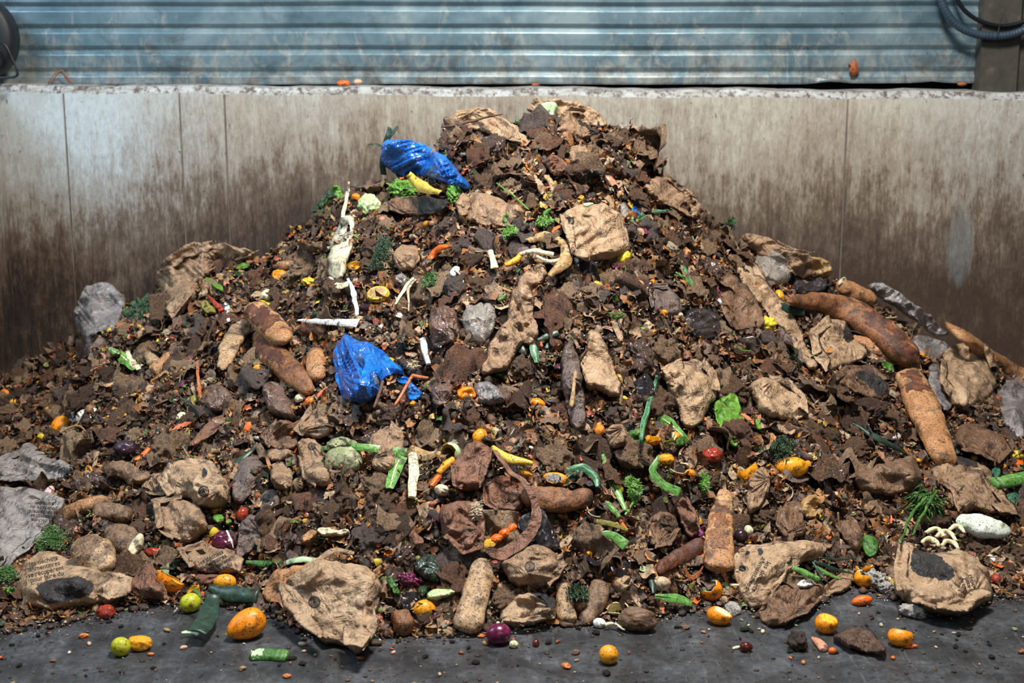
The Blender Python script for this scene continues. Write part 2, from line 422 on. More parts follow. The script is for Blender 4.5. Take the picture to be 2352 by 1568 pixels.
veg('herb', [(44,76,32),(62,98,42),(92,130,60)], sc=40)
veg('herb_bright', [(74,122,44),(96,146,56),(122,166,78)], sc=40)
veg('cabbage', [(150,180,110),(186,208,150),(212,226,186)], sc=24, crease=50)
veg('pale_green', [(150,186,132),(184,212,166),(206,226,192)], sc=12, speck=.1)
veg('white', [(206,204,196),(228,226,220),(240,238,232)], sc=14, rough=.5)
veg('cream', [(206,190,148),(224,210,172),(234,224,196)], sc=20, rough=.5, dirt=.2)
veg('banana', [(196,156,40),(216,182,72),(226,200,104)], sc=26, dirt=.18)
veg('dry_peel', [(126,92,50),(164,130,84),(200,174,128)], sc=30, rough=.6, stretch=(1,1,1))
veg('olive', [(96,92,40),(130,124,58),(158,150,84)], sc=30, dirt=.25)
veg('root', [(150,78,40),(176,98,54),(190,120,76)], rough=.5, dirt=.2)
veg('twig', [(66,46,36),(92,66,50),(118,90,70)], rough=.7, dirt=.2)
veg('mush', [(150,128,100),(186,164,134),(206,190,164)], rough=.5, dirt=.2)
veg('mould', [(120,116,110),(160,156,148),(190,186,180)], sc=60, rough=.9, bump=1.0, bs=200, bd=.004, dirt=.3)
veg('nut', [(100,52,30),(140,78,44),(168,104,62)], rough=.4)
veg('chestnut', [(52,18,16),(78,28,22),(96,38,28)], rough=.2, dirt=.05, speck=0)
veg('shell_brown', [(196,148,118),(212,168,140),(224,186,160)], rough=.5, dirt=.08)
veg('shell_inner', [(214,210,200),(232,230,224)], rough=.5, dirt=.1)
veg('soil', [(30,22,16),(46,33,24),(62,46,34)], rough=.75, bump=1.0, bs=150, bd=.004)
veg('purple_leaf', [(120,30,96),(160,60,134),(186,100,160)], rough=.3)
veg('potato', [(88,64,48),(116,88,66),(140,110,84)], rough=.6, dirt=.4)
veg('rust', [(120,60,30),(160,86,44),(180,110,66)], rough=.7)
M['blue'] = mat('blue_plastic', [(0,72,156),(0,104,204),(14,132,228)], 12, .14, .08, 60, .001, .04, (30,24,22), 22, .12, wr=30, spec=.8, coat=.5)
M['film'] = mat('clear_film', [(170,160,150),(205,198,190)], 14, .16, .12, 30, .002, .2, (110,84,64), 12, .2, wr=34, spec=.8, coat=.6, alpha=.62)
M['filmgrey'] = mat('grey_film', [(104,98,98),(140,134,134),(176,170,168)], 10, .16, .12, 30, .002, .25, (56,44,38), 12, .3, wr=30, spec=.7, coat=.4, stretch=(1,1,2.5))
M['filmdark'] = mat('dark_film', [(34,30,34),(50,44,48),(74,66,72)], 10, .16, .12, 30, .002, .2, (30,22,18), 12, .2, wr=26, spec=.7, coat=.5)
M['filmbrown'] = mat('brown_wet_film', [(84,62,54),(112,86,74),(146,118,104)], 10, .16, .12, 30, .002, .3, (50,34,26), 12, .4, wr=26, spec=.7, coat=.5)
M['filmgreen'] = mat('green_dark_film', [(30,42,36),(44,60,50),(70,90,80)], 10, .16, .12, 30, .002, .2, (24,22,18), 12, .2, wr=26, spec=.8, coat=.6)
M['bottle'] = mat('bottle_clear', [(190,205,205),(220,230,230)], 10, .08, .2, 60, .001, spec=.8, trans=.85)
M['bottlegreen'] = mat('bottle_label', [(30,120,60),(50,150,80)], 10, .3, .1)
M['rubber'] = mat('black_rubber', [(14,15,18),(24,26,30)], 10, .55, .3, 80)
M['hose'] = mat('hose_plastic', [(40,54,66),(50,66,80)], 10, .4, .1)
M['cable'] = mat('cable_black', [(10,14,20),(16,20,26)], 10, .4, .1)
# heap body
g = G('heap_soil'); v = g.pos()
c = g.ramp(g.noise(v, 16, 8, .7, .4), [(.3, S(24,17,12)), (.5, S(52,37,27)), (.62, S(84,62,46)), (.75, S(110,84,62))])
g.set(Base_Color=c, Roughness=.55); b = g.bump(g.noise(v, 60, 8, .7, .5), 1.0, .02); b = g.bump(g.vor(v, 45), .7, .012, b); g.set(Normal=b); M['heap'] = g.m
# scraps whose colour differs from piece to piece
BR = [(66,45,32),(100,72,52),(134,100,72),(168,135,102),(108,82,65),(196,164,130),(84,58,42),(134,86,54),(48,34,26),(150,120,94),(112,92,82),(164,114,74),(182,152,120),(90,64,48),(150,98,50),(186,128,70)]
veg('leek_light', [(84,132,66),(118,162,92),(150,184,124)], sc=30)
veg('leek_white', [(170,156,126),(206,196,168),(232,226,206)], sc=12, rough=.25, dirt=.3, crease=26, coat=.3)
veg('fennel', [(84,136,60),(212,222,204),(226,232,222),(236,238,232)], sc=9, rough=.35, dirt=.15, dc=(120,100,70))
M['i_brown'] = mat('scrap_brown', None, 40, .5, .6, 110, .003, .2, (40,28,20), 24, .5, isl=BR, crease=40)
M['i_soil'] = mat('scrap_soil', None, 60, .6, .9, 150, .003, isl=[(40,28,20),(56,40,29),(74,54,40),(34,24,18),(94,70,52),(64,46,34)])
M['i_crumb'] = mat('scrap_crumb', None, 60, .6, .5, 150, .002, isl=[(150,120,90),(186,160,126),(206,188,158),(120,92,68),(96,70,50),(170,110,64),(222,212,190),(134,112,60),(84,60,44),(196,150,120)])
M['i_warm'] = mat('scrap_warm', None, 50, .4, .5, 150, .002, .15, (60,40,26), 30, .3, isl=[(206,104,34),(186,92,44),(214,140,50),(196,120,84),(170,84,52),(200,160,60),(180,126,90),(150,60,40)])
M['i_green'] = mat('scrap_green', None, 50, .4, .5, 150, .002, .15, (40,34,22), 30, .3, isl=[(52,84,38),(34,62,34),(86,116,56),(120,140,80),(44,74,58),(96,100,50),(28,50,30),(140,156,100)])
M['i_yellow'] = mat('stain_yellow', None, 50, .4, .5, 150, .002, .2, (80,56,30), 30, .3, isl=[(196,140,40),(214,160,60),(176,124,50),(224,180,90)])
# setting
g = G('stained_shaded_wall'); v = g.pos(world=True)
sx = g.n('ShaderNodeSeparateXYZ'); g.l(v, sx.inputs[0])
base = g.ramp(g.noise(v, 1.1, 6, .6, .3), [(.35, S(186,197,202)), (.55, S(176,182,182)), (.7, S(166,164,156))])
st = g.pos((9, 9, 1.1), True); streak = g.noise(st, 3.2, 9, .72, .4); fine = g.noise(g.pos((30, 30, 7), True), 3, 7, .8)
big = g.noise(g.pos((1, 1, .7), True), 1.7, 6, .65); mot = g.noise(g.pos((1, 1, .6), True), 14, 7, .75)
hz = g.n('ShaderNodeMapRange'); g.l(sx.outputs[2], hz.inputs[0]); hz.inputs[1].default_value = 1.5; hz.inputs[2].default_value = .45; hz.inputs[3].default_value = -.12; hz.inputs[4].default_value = .84  # darker towards the floor: dirt plus painted-in shade
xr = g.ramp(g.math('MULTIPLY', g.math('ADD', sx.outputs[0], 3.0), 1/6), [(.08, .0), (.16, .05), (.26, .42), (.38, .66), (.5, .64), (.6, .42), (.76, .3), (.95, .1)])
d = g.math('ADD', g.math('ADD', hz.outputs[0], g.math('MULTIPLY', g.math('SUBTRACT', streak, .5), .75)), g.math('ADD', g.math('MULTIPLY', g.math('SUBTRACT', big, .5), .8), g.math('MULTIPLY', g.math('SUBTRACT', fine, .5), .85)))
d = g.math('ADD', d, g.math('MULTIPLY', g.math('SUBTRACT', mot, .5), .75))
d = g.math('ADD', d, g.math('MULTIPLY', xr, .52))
base = g.mix(g.ramp(g.math('MULTIPLY', g.math('ADD', sx.outputs[0], 3.0), 1/6), [(.15, 0.0), (.4, .8), (.8, .75), (1.0, .4)]), base, S(182,172,154))
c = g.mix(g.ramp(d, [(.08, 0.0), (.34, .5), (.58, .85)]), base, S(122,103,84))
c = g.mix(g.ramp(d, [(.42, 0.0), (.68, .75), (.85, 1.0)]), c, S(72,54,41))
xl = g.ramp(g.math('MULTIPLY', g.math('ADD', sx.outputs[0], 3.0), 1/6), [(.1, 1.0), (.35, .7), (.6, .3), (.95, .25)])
c = g.mix(g.math('MULTIPLY', g.ramp(d, [(.74, 0.0), (1.0, .92)]), xl), c, S(26,20,17))  # corner shade painted near-black over the dirt, strongest at lower left
zc = float(atY(2205, 565, 7.0)[2]); xc = float(atY(2205, 565, 7.0)[0])
ex = g.math('POWER', g.math('MULTIPLY', g.math('SUBTRACT', sx.outputs[0], xc), 1/.085), 2.0); ez = g.math('POWER', g.math('MULTIPLY', g.math('SUBTRACT', sx.outputs[2], zc), 1/.24), 2.0)
sm = g.math('SUBTRACT', g.math('ADD', g.noise(g.pos((14,14,1.6),True), 3, 6, .7), .25), g.math('MULTIPLY', g.math('ADD', ex, ez), .45))
c = g.mix(g.ramp(sm, [(.4, 0.0), (.62, .42)]), c, S(128,136,138))
c = g.mix(.4, c, g.ramp(g.noise(g.pos((1,1,.45),True), 46, 8, .85), [(.36, S(96,90,84)), (.47, S(208,206,204)), (.6, S(255,255,255))]), 'MULTIPLY')
sp = g.noise(g.pos((1, 1, .5), True), 34, 4, .7); c = g.mix(g.ramp(sp, [(.64, 0.0), (.69, .85)]), c, S(50,34,26))
c = g.mix(g.ramp(g.noise(g.pos((2.6,2.6,.8), True), 1.9, 6, .7, 1.0), [(.68, 0.0), (.76, .55)]), c, S(150,158,162))
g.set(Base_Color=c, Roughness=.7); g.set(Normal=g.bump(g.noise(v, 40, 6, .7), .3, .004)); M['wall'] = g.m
g = G('ledge_edge'); v = g.pos(world=True)
c = g.ramp(g.noise(g.pos((1,1,6),True), 5, 7, .7), [(.3, S(100,88,78)), (.45, S(150,150,146)), (.7, S(184,188,190))]); c = g.mix(g.ramp(g.noise(v, 26, 6, .8), [(.49, 0.0), (.58, .9)]), c, S(66,46,36))
g.set(Base_Color=c, Roughness=.6); M['ledge'] = g.m
g = G('galvanised_sheet'); v = g.pos(world=True)
c = g.ramp(g.noise(v, 3.2, 6, .62, .4), [(.3, S(70,94,106)), (.5, S(96,120,130)), (.68, S(128,146,152))])
sx = g.n('ShaderNodeSeparateXYZ'); g.l(v, sx.inputs[0])
lowz = g.n('ShaderNodeMapRange'); g.l(sx.outputs[2], lowz.inputs[0]); lowz.inputs[1].default_value = 1.8; lowz.inputs[2].default_value = 1.45; lowz.inputs[3].default_value = .0; lowz.inputs[4].default_value = .16
f = g.math('ADD', g.noise(g.pos((3,3,1.4),True), 5, 8, .75, .6), lowz.outputs[0])
c = g.mix(g.ramp(f, [(.56, 0.0), (.72, .75)]), c, S(156,156,148)); 
c = g.mix(g.ramp(g.math('ADD', g.noise(g.pos((1.6,1.6,2.2),True), 4.3, 7, .7, .8), lowz.outputs[0]), [(.6, 0.0), (.8, .75)]), c, S(84,72,60))
c = g.mix(g.ramp(g.noise(v, 44, 4, .7), [(.68, 0.0), (.72, .9)]), c, S(44,34,30))
g.set(Base_Color=c, Metallic=.5, Roughness=g.ramp(g.noise(v, 9, 5, .6), [(.3, .36), (.7, .58)])); g.set(Normal=g.bump(g.noise(v, 3.5, 4, .5), .35, .02)); M['sheet'] = g.m
g = G('slab_floor'); v = g.pos(world=True)
c = g.ramp(g.noise(v, 6.5, 10, .78, .3), [(.34, S(26,26,28)), (.46, S(50,51,54)), (.56, S(72,74,78)), (.68, S(104,107,111))])
c = g.mix(g.ramp(g.noise(g.pos((1.8,.5,1),True,(0,0,.3)), 4, 6, .7, .7), [(.5, 0.0), (.66, .7)]), c, S(36,32,31))
c = g.mix(g.ramp(g.noise(v, 60, 6, .8), [(.35, .55), (.6, 0.0)]), c, S(34,34,36)); c = g.mix(g.ramp(g.noise(g.pos((9,1.2,1),True), 6, 6, .75, .6), [(.58, 0.0), (.7, .35)]), c, S(120,124,128))
c = g.mix(g.ramp(g.noise(v, 22, 7, .8), [(.56, 0.0), (.63, .9)]), c, S(24,20,18))
c = g.mix(g.ramp(g.noise(v, 110, 3, .7), [(.69, 0.0), (.73, .8)]), c, S(120,104,84))
g.set(Base_Color=c, Roughness=g.ramp(g.noise(v, 7, 5, .6), [(.35, .3), (.65, .6)])); g.set(Normal=g.bump(g.noise(v, 60, 6, .7), .35, .004)); M['floor'] = g.m
g = G('steel_post'); v = g.pos(world=True)
c = g.ramp(g.noise(v, 12, 6, .65), [(.3, S(46,44,39)), (.6, S(66,62,54)), (.75, S(98,90,76))]); g.set(Base_Color=c, Roughness=.6); g.set(Normal=g.bump(g.noise(v, 60, 4), .3, .002)); M['post'] = g.m
M['black'] = mat('gap_black', [(10,9,9),(16,14,13)], 10, .8, .2)
M['joint'] = mat('wall_joint', [(84,72,62),(124,116,106)], 8, .8, .3)
# ------------------------------------------------------------------ camera, light, setting
cam = bpy.data.cameras.new('camera'); co = bpy.data.objects.new('camera', cam); COL.objects.link(co)
co.location = CAMP; co.rotation_euler = (PI/2-TH, 0, 0); cam.sensor_width = 36; cam.lens = FPX/2352*36; cam.clip_start = .05
cam.dof.use_dof = True; cam.dof.focus_distance = 4.75; cam.dof.aperture_fstop = 3.2
SC.camera = co
def area(name, loc, to, size, e, c, sy=None):
    l = bpy.data.lights.new(name, 'AREA'); l.energy = e; l.color = c; l.size = size
    if sy: l.shape = 'RECTANGLE'; l.size_y = sy
    o = bpy.data.objects.new(name, l); COL.objects.link(o); o.location = loc
    o.rotation_euler = (Vector(to)-Vector(loc)).to_track_quat('-Z', 'Y').to_euler(); return o
area('ceiling_lamp', (.5, 3.7, 4.8), (.1, 5.2, .5), 0.9, 360, (1, .955, .89))
area('daylight_opening', (-3.9, 4.2, 3.9), (.2, 7.0, 1.3), 1.8, 120, (.62, .82, 1))
area('camera_right_fill', (1.5, -1.0, 3.4), (.2, 5.6, .5), 2.6, 38, (.9, .95, 1))  # weak fill added from camera right, not an actual opening
wd = bpy.data.worlds.new('hall_air'); SC.world = wd; wd.use_nodes = True
wd.node_tree.nodes['Background'].inputs[0].default_value = (.55, .66, .8, 1); wd.node_tree.nodes['Background'].inputs[1].default_value = .05
vs = SC.view_settings; vs.view_transform = 'Standard'; vs.look = 'None'; vs.gamma = 1; vs.use_curve_mapping = False; vs.exposure = .36

def boxv(x0, x1, y0, y1, z0, z1):
    V = [(x, y, z) for x in (x0, x1) for y in (y0, y1) for z in (z0, z1)]
    return V, [(0,1,3,2),(4,6,7,5),(0,4,5,1),(2,3,7,6),(0,2,6,4),(1,5,7,3)]
V, F = boxv(-3.6, 4.2, -.5, 7.6, -.1, 0); struct(mk('floor', V, F, M['floor'], smooth=False))
# concrete back wall, its top edge chamfered, cast in panels with thin joints
XL = float(atY(14, 400, 7.0)[0]); WX = 3.6
zl = float(atY(0, 196, 7.0)[2]); zr = float(atY(2352, 212, 7.0)[2])
def wz(x): return zl+(zr-zl)*(x-XL)/(2.6-XL)
joints = [float(atY(p, 300, 7.0)[0]) for p in (150, 415, 518, 1945)]
xs = sorted([XL-.2, WX]+[j+d for j in joints for d in (-.006, -.0035, .0035, .006)]+list(np.linspace(XL, WX, 60)))
prof = [(7.0, 0), (7.0, -.035), (7.022, -.006), (7.03, 0), (7.2, .006), (7.2, None)]
V = []; F = []
for x in xs:
    inj = any(abs(x-j) < .004 for j in joints); t = wz(x)+.004*math.sin(x*7)+.003*math.sin(x*23)
    for k, (y, z) in enumerate(prof):
        V.append((x, y+(.005 if inj and k < 2 else 0)+(.003*math.sin(x*31+k) if k in (2, 3) else 0), 0 if (k == 0 or z is None) else t+z))
K = len(prof)
mi = []
for i in range(len(xs)-1):
    for k in range(K):
        F.append((i*K+k, (i+1)*K+k, (i+1)*K+(k+1) % K, i*K+(k+1) % K)); mi.append(1 if k in (1, 2, 3) else (2 if any(abs((xs[i]+xs[i+1])/2-j) < .0034 for j in joints) else 0))
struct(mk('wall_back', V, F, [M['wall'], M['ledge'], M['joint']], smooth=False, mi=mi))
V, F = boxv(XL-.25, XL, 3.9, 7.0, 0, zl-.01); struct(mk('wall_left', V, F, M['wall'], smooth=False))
# corrugated sheet above the wall
def zy(py, Y=7.17): return float(atY(1176, py, Y)[2])
edge = []
rib = [(-430, 0)]
zz = []
for p in range(-420, 190, 50):
    c_ = p+36
    if c_ > 175: break
    zz += [(c_-12, 0), (c_-7, .006), (c_-2, .013), (c_+1, .013), (c_+4, .0082), (c_+7, .0038), (c_+9, .0012), (c_+11, 0)]
zz = [(-480, 0)]+zz+[(187, 0), (191, .003)]
XA = np.linspace(XL-.3, float(atY(2252, 100, 7.17)[0]), 90)
V = []; F = []
for x in XA:
    px = 1176+FPX*x/7.2
    for p, dy in zz:
        q = p+(.6*math.sin(px/190)+.4*math.sin(px/71))
        lift = 0
        if p > 180:
            lift = 2-5*math.exp(-((px-1895)/28)**2)-4*math.exp(-((px-2120)/26)**2)-(1.5 if px > 1850 else 0)+(1 if px < 900 else 0)
        dent = .004*math.exp(-((px-1850)/60)**2-((p-8)/9.)**2)+.012*(p > 180)*math.exp(-((px-1895)/35)**2)
        V.append((x, 7.17+dy-dent, zy(q+lift)))
K = len(zz)
for i in range(len(XA)-1):
    for k in range(K-1): F.append((i*K+k, i*K+k+1, (i+1)*K+k+1, (i+1)*K+k))
o = mk('trim_corrugated_sheet', V, F, M['sheet'], smooth=False); struct(o); o.name = 'wall_corrugated'
o.modifiers.new('thick', 'SOLIDIFY').thickness = .0015
V, F = boxv(XL-.3, WX, 7.3, 7.34, 0, 3.2); struct(mk('wall_behind', V, F, M['black'], smooth=False))
x0 = float(atY(2253, 100, 7.1)[0]); x1 = float(atY(2340, 100, 7.1)[0])
V, F = boxv(x0, x1, 7.09, 7.2, wz(2.4)-.01, 3.2); struct(mk('trim_1', V, F, M['post'], smooth=False))
V, F = boxv(x1+.006, x1+.5, 7.12, 7.2, wz(2.6)-.01, 3.2); struct(mk('trim_2', V, F, M['post'], smooth=False))
# hose, cable and tie by the post
def wpath(P, Y, n=60):
    P = catmull(P, n); return atY(P[:, 0], P[:, 1], Y)
NF = np.array([0, -1, .05])
C = wpath([(2150,-70),(2158,-20),(2172,25),(2204,62),(2250,80),(2300,83),(2345,72),(2395,40),(2430,-20)], 7.055, 150)
r = .038*(1+.09*np.where(np.arange(150) % 3 == 0, 1, 0))
V, F = sweep(C, r, r, NF, 12); h = mk('corrugated_hose', V, F, M['hose']); tag(h, 'blue-grey corrugated hose looping down beside the steel post', 'hose', px=2290, py=82)
C = wpath([(2180,-70),(2192,-20),(2212,20),(2250,48),(2300,60),(2350,50),(2400,20)], 7.075, 50)
V, F = sweep(C, [.022]*50, [.022]*50, NF, 10); tag(mk('power_cable', V, F, M['cable']), 'thick black cable curving inside the blue-grey hose loop', 'cable', px=2290, py=60)
C = np.concatenate([wpath([(2310,22),(2300,45),(2294,66)], 7.04, 12), wpath([(2293,72),(2290,90)], 7.03, 6)])
V, F = sweep(C, [.004]*18, [.004]*18, NF, 6); tag(mk('cable_tie', V, F, M['cable']), 'thin black cable tie around the blue-grey hose', 'cable tie', px=2296, py=60)
# black rubber buffer with its bracket, top left
th = np.linspace(0, 2*PI, 48, endpoint=False); V = []; F = []
c0 = atY(-34, 88, 6.99)
for (rr, dy) in ((.0, -.05), (.06, -.055), (.09, -.05), (.125, -.045), (.14, -.03), (.145, 0), (.14, .08), (0, .08)):
    for a in th: V.append(c0+np.array([rr*math.cos(a), dy, rr*1.28*math.sin(a)]))
for k in range(7):
    for j in range(48): F.append((k*48+j, k*48+(j+1) % 48, (k+1)*48+(j+1) % 48, (k+1)*48+j))
b = mk('rubber_buffer', V, F, M['rubber']); tag(b, 'black round rubber buffer at the top left edge of the wall', 'buffer', px=10, py=90)
C = wpath([(-10,95),(12,104),(30,140),(40,166),(36,175),(20,178),(-20,178)], 6.9, 40)
V, F = sweep(C, [.012]*40, [.012]*40, NF, 8); mk('bracket', V, F, M['cable'], parent=b)
# heap
ii, jj = np.meshgrid(np.arange(len(gy)), np.arange(len(gx)), indexing='ij')
Z = HN.copy(); keep = Z > .004
N3 = .012*np.clip(amp, 0, 1)
Z = Z+N3*(1-2*np.abs(vn(P2*26, 5)))*.9+.4*N3*fbm(P2*60, 6, 2)-.012
V = np.stack([GX, GY, np.maximum(Z, -.02)], -1).reshape(-1, 3)
q = (np.arange(len(gy)-1)[:, None]*len(gx)+np.arange(len(gx)-1)[None]).ravel()
zq = Z.ravel(); keep = (np.maximum.reduce([zq[q], zq[q+1], zq[q+len(gx)], zq[q+len(gx)+1]]) > -.004) & (GX.ravel()[q] > XL+.012) & (GX.ravel()[q] < 3.3)
q = q[keep]; F = np.stack([q, q+1, q+1+len(gx), q+len(gx)], -1)
u, inv = np.unique(F, return_inverse=True)
heap_o = mk('rotting_food_heap', V[u], inv.reshape(F.shape), M['heap'], loc=np.array([0, 5.2, 0]))
stuff(heap_o, 'dark brown rotting mound of food waste filling the concrete bay', 'compost heap')
# ------------------------------------------------------------------ kinds of things
SD = [100]
def sd(): SD[0] += 1; return SD[0]
def textverts(body):
    cu = bpy.data.curves.new('t', 'FONT'); cu.body = body; cu.size = 1; cu.offset = .012; cu.space_line = .82; cu.resolution_u = 3; cu.align_x = 'CENTER'; cu.align_y = 'CENTER'
    o = bpy.data.objects.new('t', cu); COL.objects.link(o); bpy.context.view_layer.update()
    me = bpy.data.meshes.new_from_object(o.evaluated_get(bpy.context.evaluated_depsgraph_get()))
    V = np.array([v.co[:2] for v in me.vertices]); F = [tuple(p.vertices) for p in me.polygons]
    bpy.data.objects.remove(o); bpy.data.curves.remove(cu); bpy.data.meshes.remove(me); return V, F
def onto(o, V2, F, px, py, ang, size, m, name, sx=1.0):
    """print a flat pattern onto the creased surface of o"""
    me = o.data; off = np.array(o['_o'])
    co_ = np.empty(len(me.vertices)*3); me.vertices.foreach_get('co', co_); co_ = co_.reshape(-1, 3)+off
    bv = BVHTree.FromPolygons(co_.tolist(), [tuple(p.vertices) for p in me.polygons])
    a = math.radians(ang); x = V2[:, 0]*size*sx; y = V2[:, 1]*size
    X = px+x*math.cos(a)-y*math.sin(a); Y = py-(x*math.sin(a)+y*math.cos(a))
    R = rays(X, Y); out = []; ok = []
    for r in R:
        l = np.linalg.norm(r); h = bv.ray_cast(Vector(CAMP), Vector(r/l))
        ok.append(h[0] is not None); out.append(np.array(h[0])-r/l*.0016 if h[0] is not None else np.zeros(3))
    F = [f for f in F if all(ok[i] for i in f)]
    out = np.array(out)
    def good(f):
        q = out[list(f)]; return np.abs(q-q.mean(0)).max() < .06
    F = [f for f in F if good(f)]
    if not F: return None
    u = sorted({i for f in F for i in f}); mp = {v: k for k, v in enumerate(u)}
    return mk(name, out[u], [tuple(mp[i] for i in f) for f in F], m, parent=o, smooth=False)
def refine(V, F, n=1):
    """split faces so that a print can follow the creases"""
    V = [tuple(v) for v in V]; T = []
    for f in F:
        for k in range(1, len(f)-1): T.append((f[0], f[k], f[k+1]))
    for _ in range(n):
        c = {}; N = []
        def mid(a, b):
            q = (min(a, b), max(a, b))
            if q not in c: c[q] = len(V); V.append(((V[a][0]+V[b][0])/2, (V[a][1]+V[b][1])/2))
            return c[q]
        for a, b, d in T:
            x, y, z = mid(a, b), mid(b, d), mid(d, a); N += [(a,x,z),(b,y,x),(d,z,y),(x,y,z)]
        T = N
    return np.array(V), T
def rings(o, px, py, r, m='ink'):
    V = []; F = []
    for r0, r1 in ((.16, .3), (.46, .58), (.72, 1.0)):
        b = len(V)
        for k in range(32):
            a = k/32*2*PI
            V += [(r0*math.cos(a), r0*math.sin(a)), (r1*math.cos(a), r1*math.sin(a))]
            F.append((b+2*k, b+2*k+1, b+(2*k+3) % 64, b+(2*k+2) % 64))
    b = len(V); V += [(-.05,-.3), (.05,-.3), (.05,.35), (-.05,.35)]; F.append((b, b+1, b+2, b+3))
    return onto(o, np.array(V), F, px, py, 15, r, M[m], 'printed_emblem')
FILMS = ('film', 'filmgrey', 'filmdark', 'filmbrown', 'filmgreen', 'blue')
KR = ('tan', 'mid', 'brown', 'red', 'dark', 'slate', 'pale', 'grey')
BM = {'tan': 'b_tan', 'brown': 'b_brown', 'golden': 'b_golden', 'burnt': 'b_burnt', 'grimy': 'b_grimy'}
def bag(label, poly, m, puff=.04, name='paper_bag', cat='paper bag', n=3400, lm=None, prints=(), text=(), logo=(), group=None, **k):
    s = sd(); k.setdefault('seed', s); k.setdefault('cr', .0095); k.setdefault('crs', .05); k.setdefault('rnd', .6); k.setdefault('soft', 1); k['ragged'] = k.get('ragged', .035); k.setdefault('gather', [0, .6, 0, .9][s % 4] if m in KR else .25); m = BM['golden'] if (m == 'golden') else m
    V, F, cpx, nf = pillow(poly, puff=puff, n=n, **k)
    o = mk(name, V, F, M[m]); c = np.mean(poly, 0); tag(o, label, cat, group, c[0], c[1], lm); mask(poly)
    for P in prints:
        sel = inpoly(cpx[:, 0]+2*vn(cpx*.11, 3), cpx[:, 1]+2*vn(cpx*.11, 4), chaikin(P, 1))
        f = F[:nf][sel]
        if len(f):
            nn = normal(c[0], c[1]); u, inv = np.unique(f, return_inverse=True)
            p = mk('black_print', V[u]+nn*.0012, inv.reshape(f.shape), M['print'], parent=o); p['label'] = 'black printed patch'
    for (t, x, y, a, sz) in text:
        TV, TF = textverts(t); TV, TF = refine(TV, TF, 1); q = onto(o, TV, TF, x, y, a, sz, M['ink'], 'printed_text')
    for (x, y, r) in logo: rings(o, x, y, r)
    A_ = np.ptp(np.array(poly)[:, 0])*np.ptp(np.array(poly)[:, 1])
    if m in KR and name == 'paper_bag' and A_ > 4500:           # torn lips of the paper standing off the body
        rg = np.random.default_rng(s+77); P = np.array(poly, float)
        for q in range(1 if A_ < 11000 else (2 if A_ < 30000 else 3)):
            i = rg.integers(len(P)); L_ = max(3, int(len(P)*rg.uniform(.22, .38))); arc = [P[(i+j) % len(P)] for j in range(L_)]
            if any(inpoly(np.array([x]), np.array([y]), arc+[c])[0] for (_, x, y, *_r) in text) or any(abs(x-c[0]) < 0 for (x, y, r) in logo): continue
            inn = [c+(p-c)*rg.uniform(.55, .8) for p in arc[::-1]]; arc = [c+(p-c)*rg.uniform(1.0, 1.07) for p in arc]
            if any(inpoly(np.array([x]), np.array([y]), arc+inn)[0] for (x, y, r) in logo): continue
            FV, FF, _, _ = pillow(arc+inn, puff=.003, n=420, cr=.006, crs=.035, lift=puff*.85+.012, back=.05, seed=s+q*7, soft=0, ragged=.03, edge=.012*rg.uniform(-.5, 1.3), gather=0)
            mk('torn_flap', FV, FF, M[m], parent=o)
    return o
def sheet(label, poly, m, **k):
    k.setdefault('puff', .008); k.setdefault('cr', .0085); k.setdefault('name', 'paper_sheet'); k.setdefault('cat', 'paper'); k.setdefault('soft', 1); k.setdefault('lift', .022); k.setdefault('n', 1200); k.setdefault('back', .05)
    return bag(label, poly, m, **k)
def band(P, w):
    P = catmull(P, 24); T = np.gradient(P, axis=0); N = np.stack([-T[:, 1], T[:, 0]], -1); N /= np.linalg.norm(N, axis=1)[:, None]+1e-9
    w = np.interp(np.linspace(0, 1, 24), np.linspace(0, 1, len(w)) if not np.isscalar(w) else [0, 1], w if not np.isscalar(w) else [w, w])
    return np.concatenate([P+N*w[:, None]/2, (P-N*w[:, None]/2)[::-1]])
def path3(P, n, lift, nn=None):
    Q = catmull(P, n); nn = normal(*np.mean(P, 0)) if nn is None else nn
    C = W(Q[:, 0], Q[:, 1])
    if n > 4:                                            # stiff things bridge the bumps
        t = np.linspace(-1, 1, n); c = np.stack([np.polyval(np.polyfit(t, C[:, i], min(3, len(P))), t) for i in range(3)], -1)
        d = proj(c)[2]; C = CAMP+rays(Q[:, 0], Q[:, 1])*d[:, None]
    tc = CAMP-C; tc /= np.linalg.norm(tc, axis=1)[:, None]; ns = normal(*np.mean(P, 0), 1.0)
    C = C+tc*(lift/np.clip(tc@ns, .36, 1))[:, None]
    return C, nn
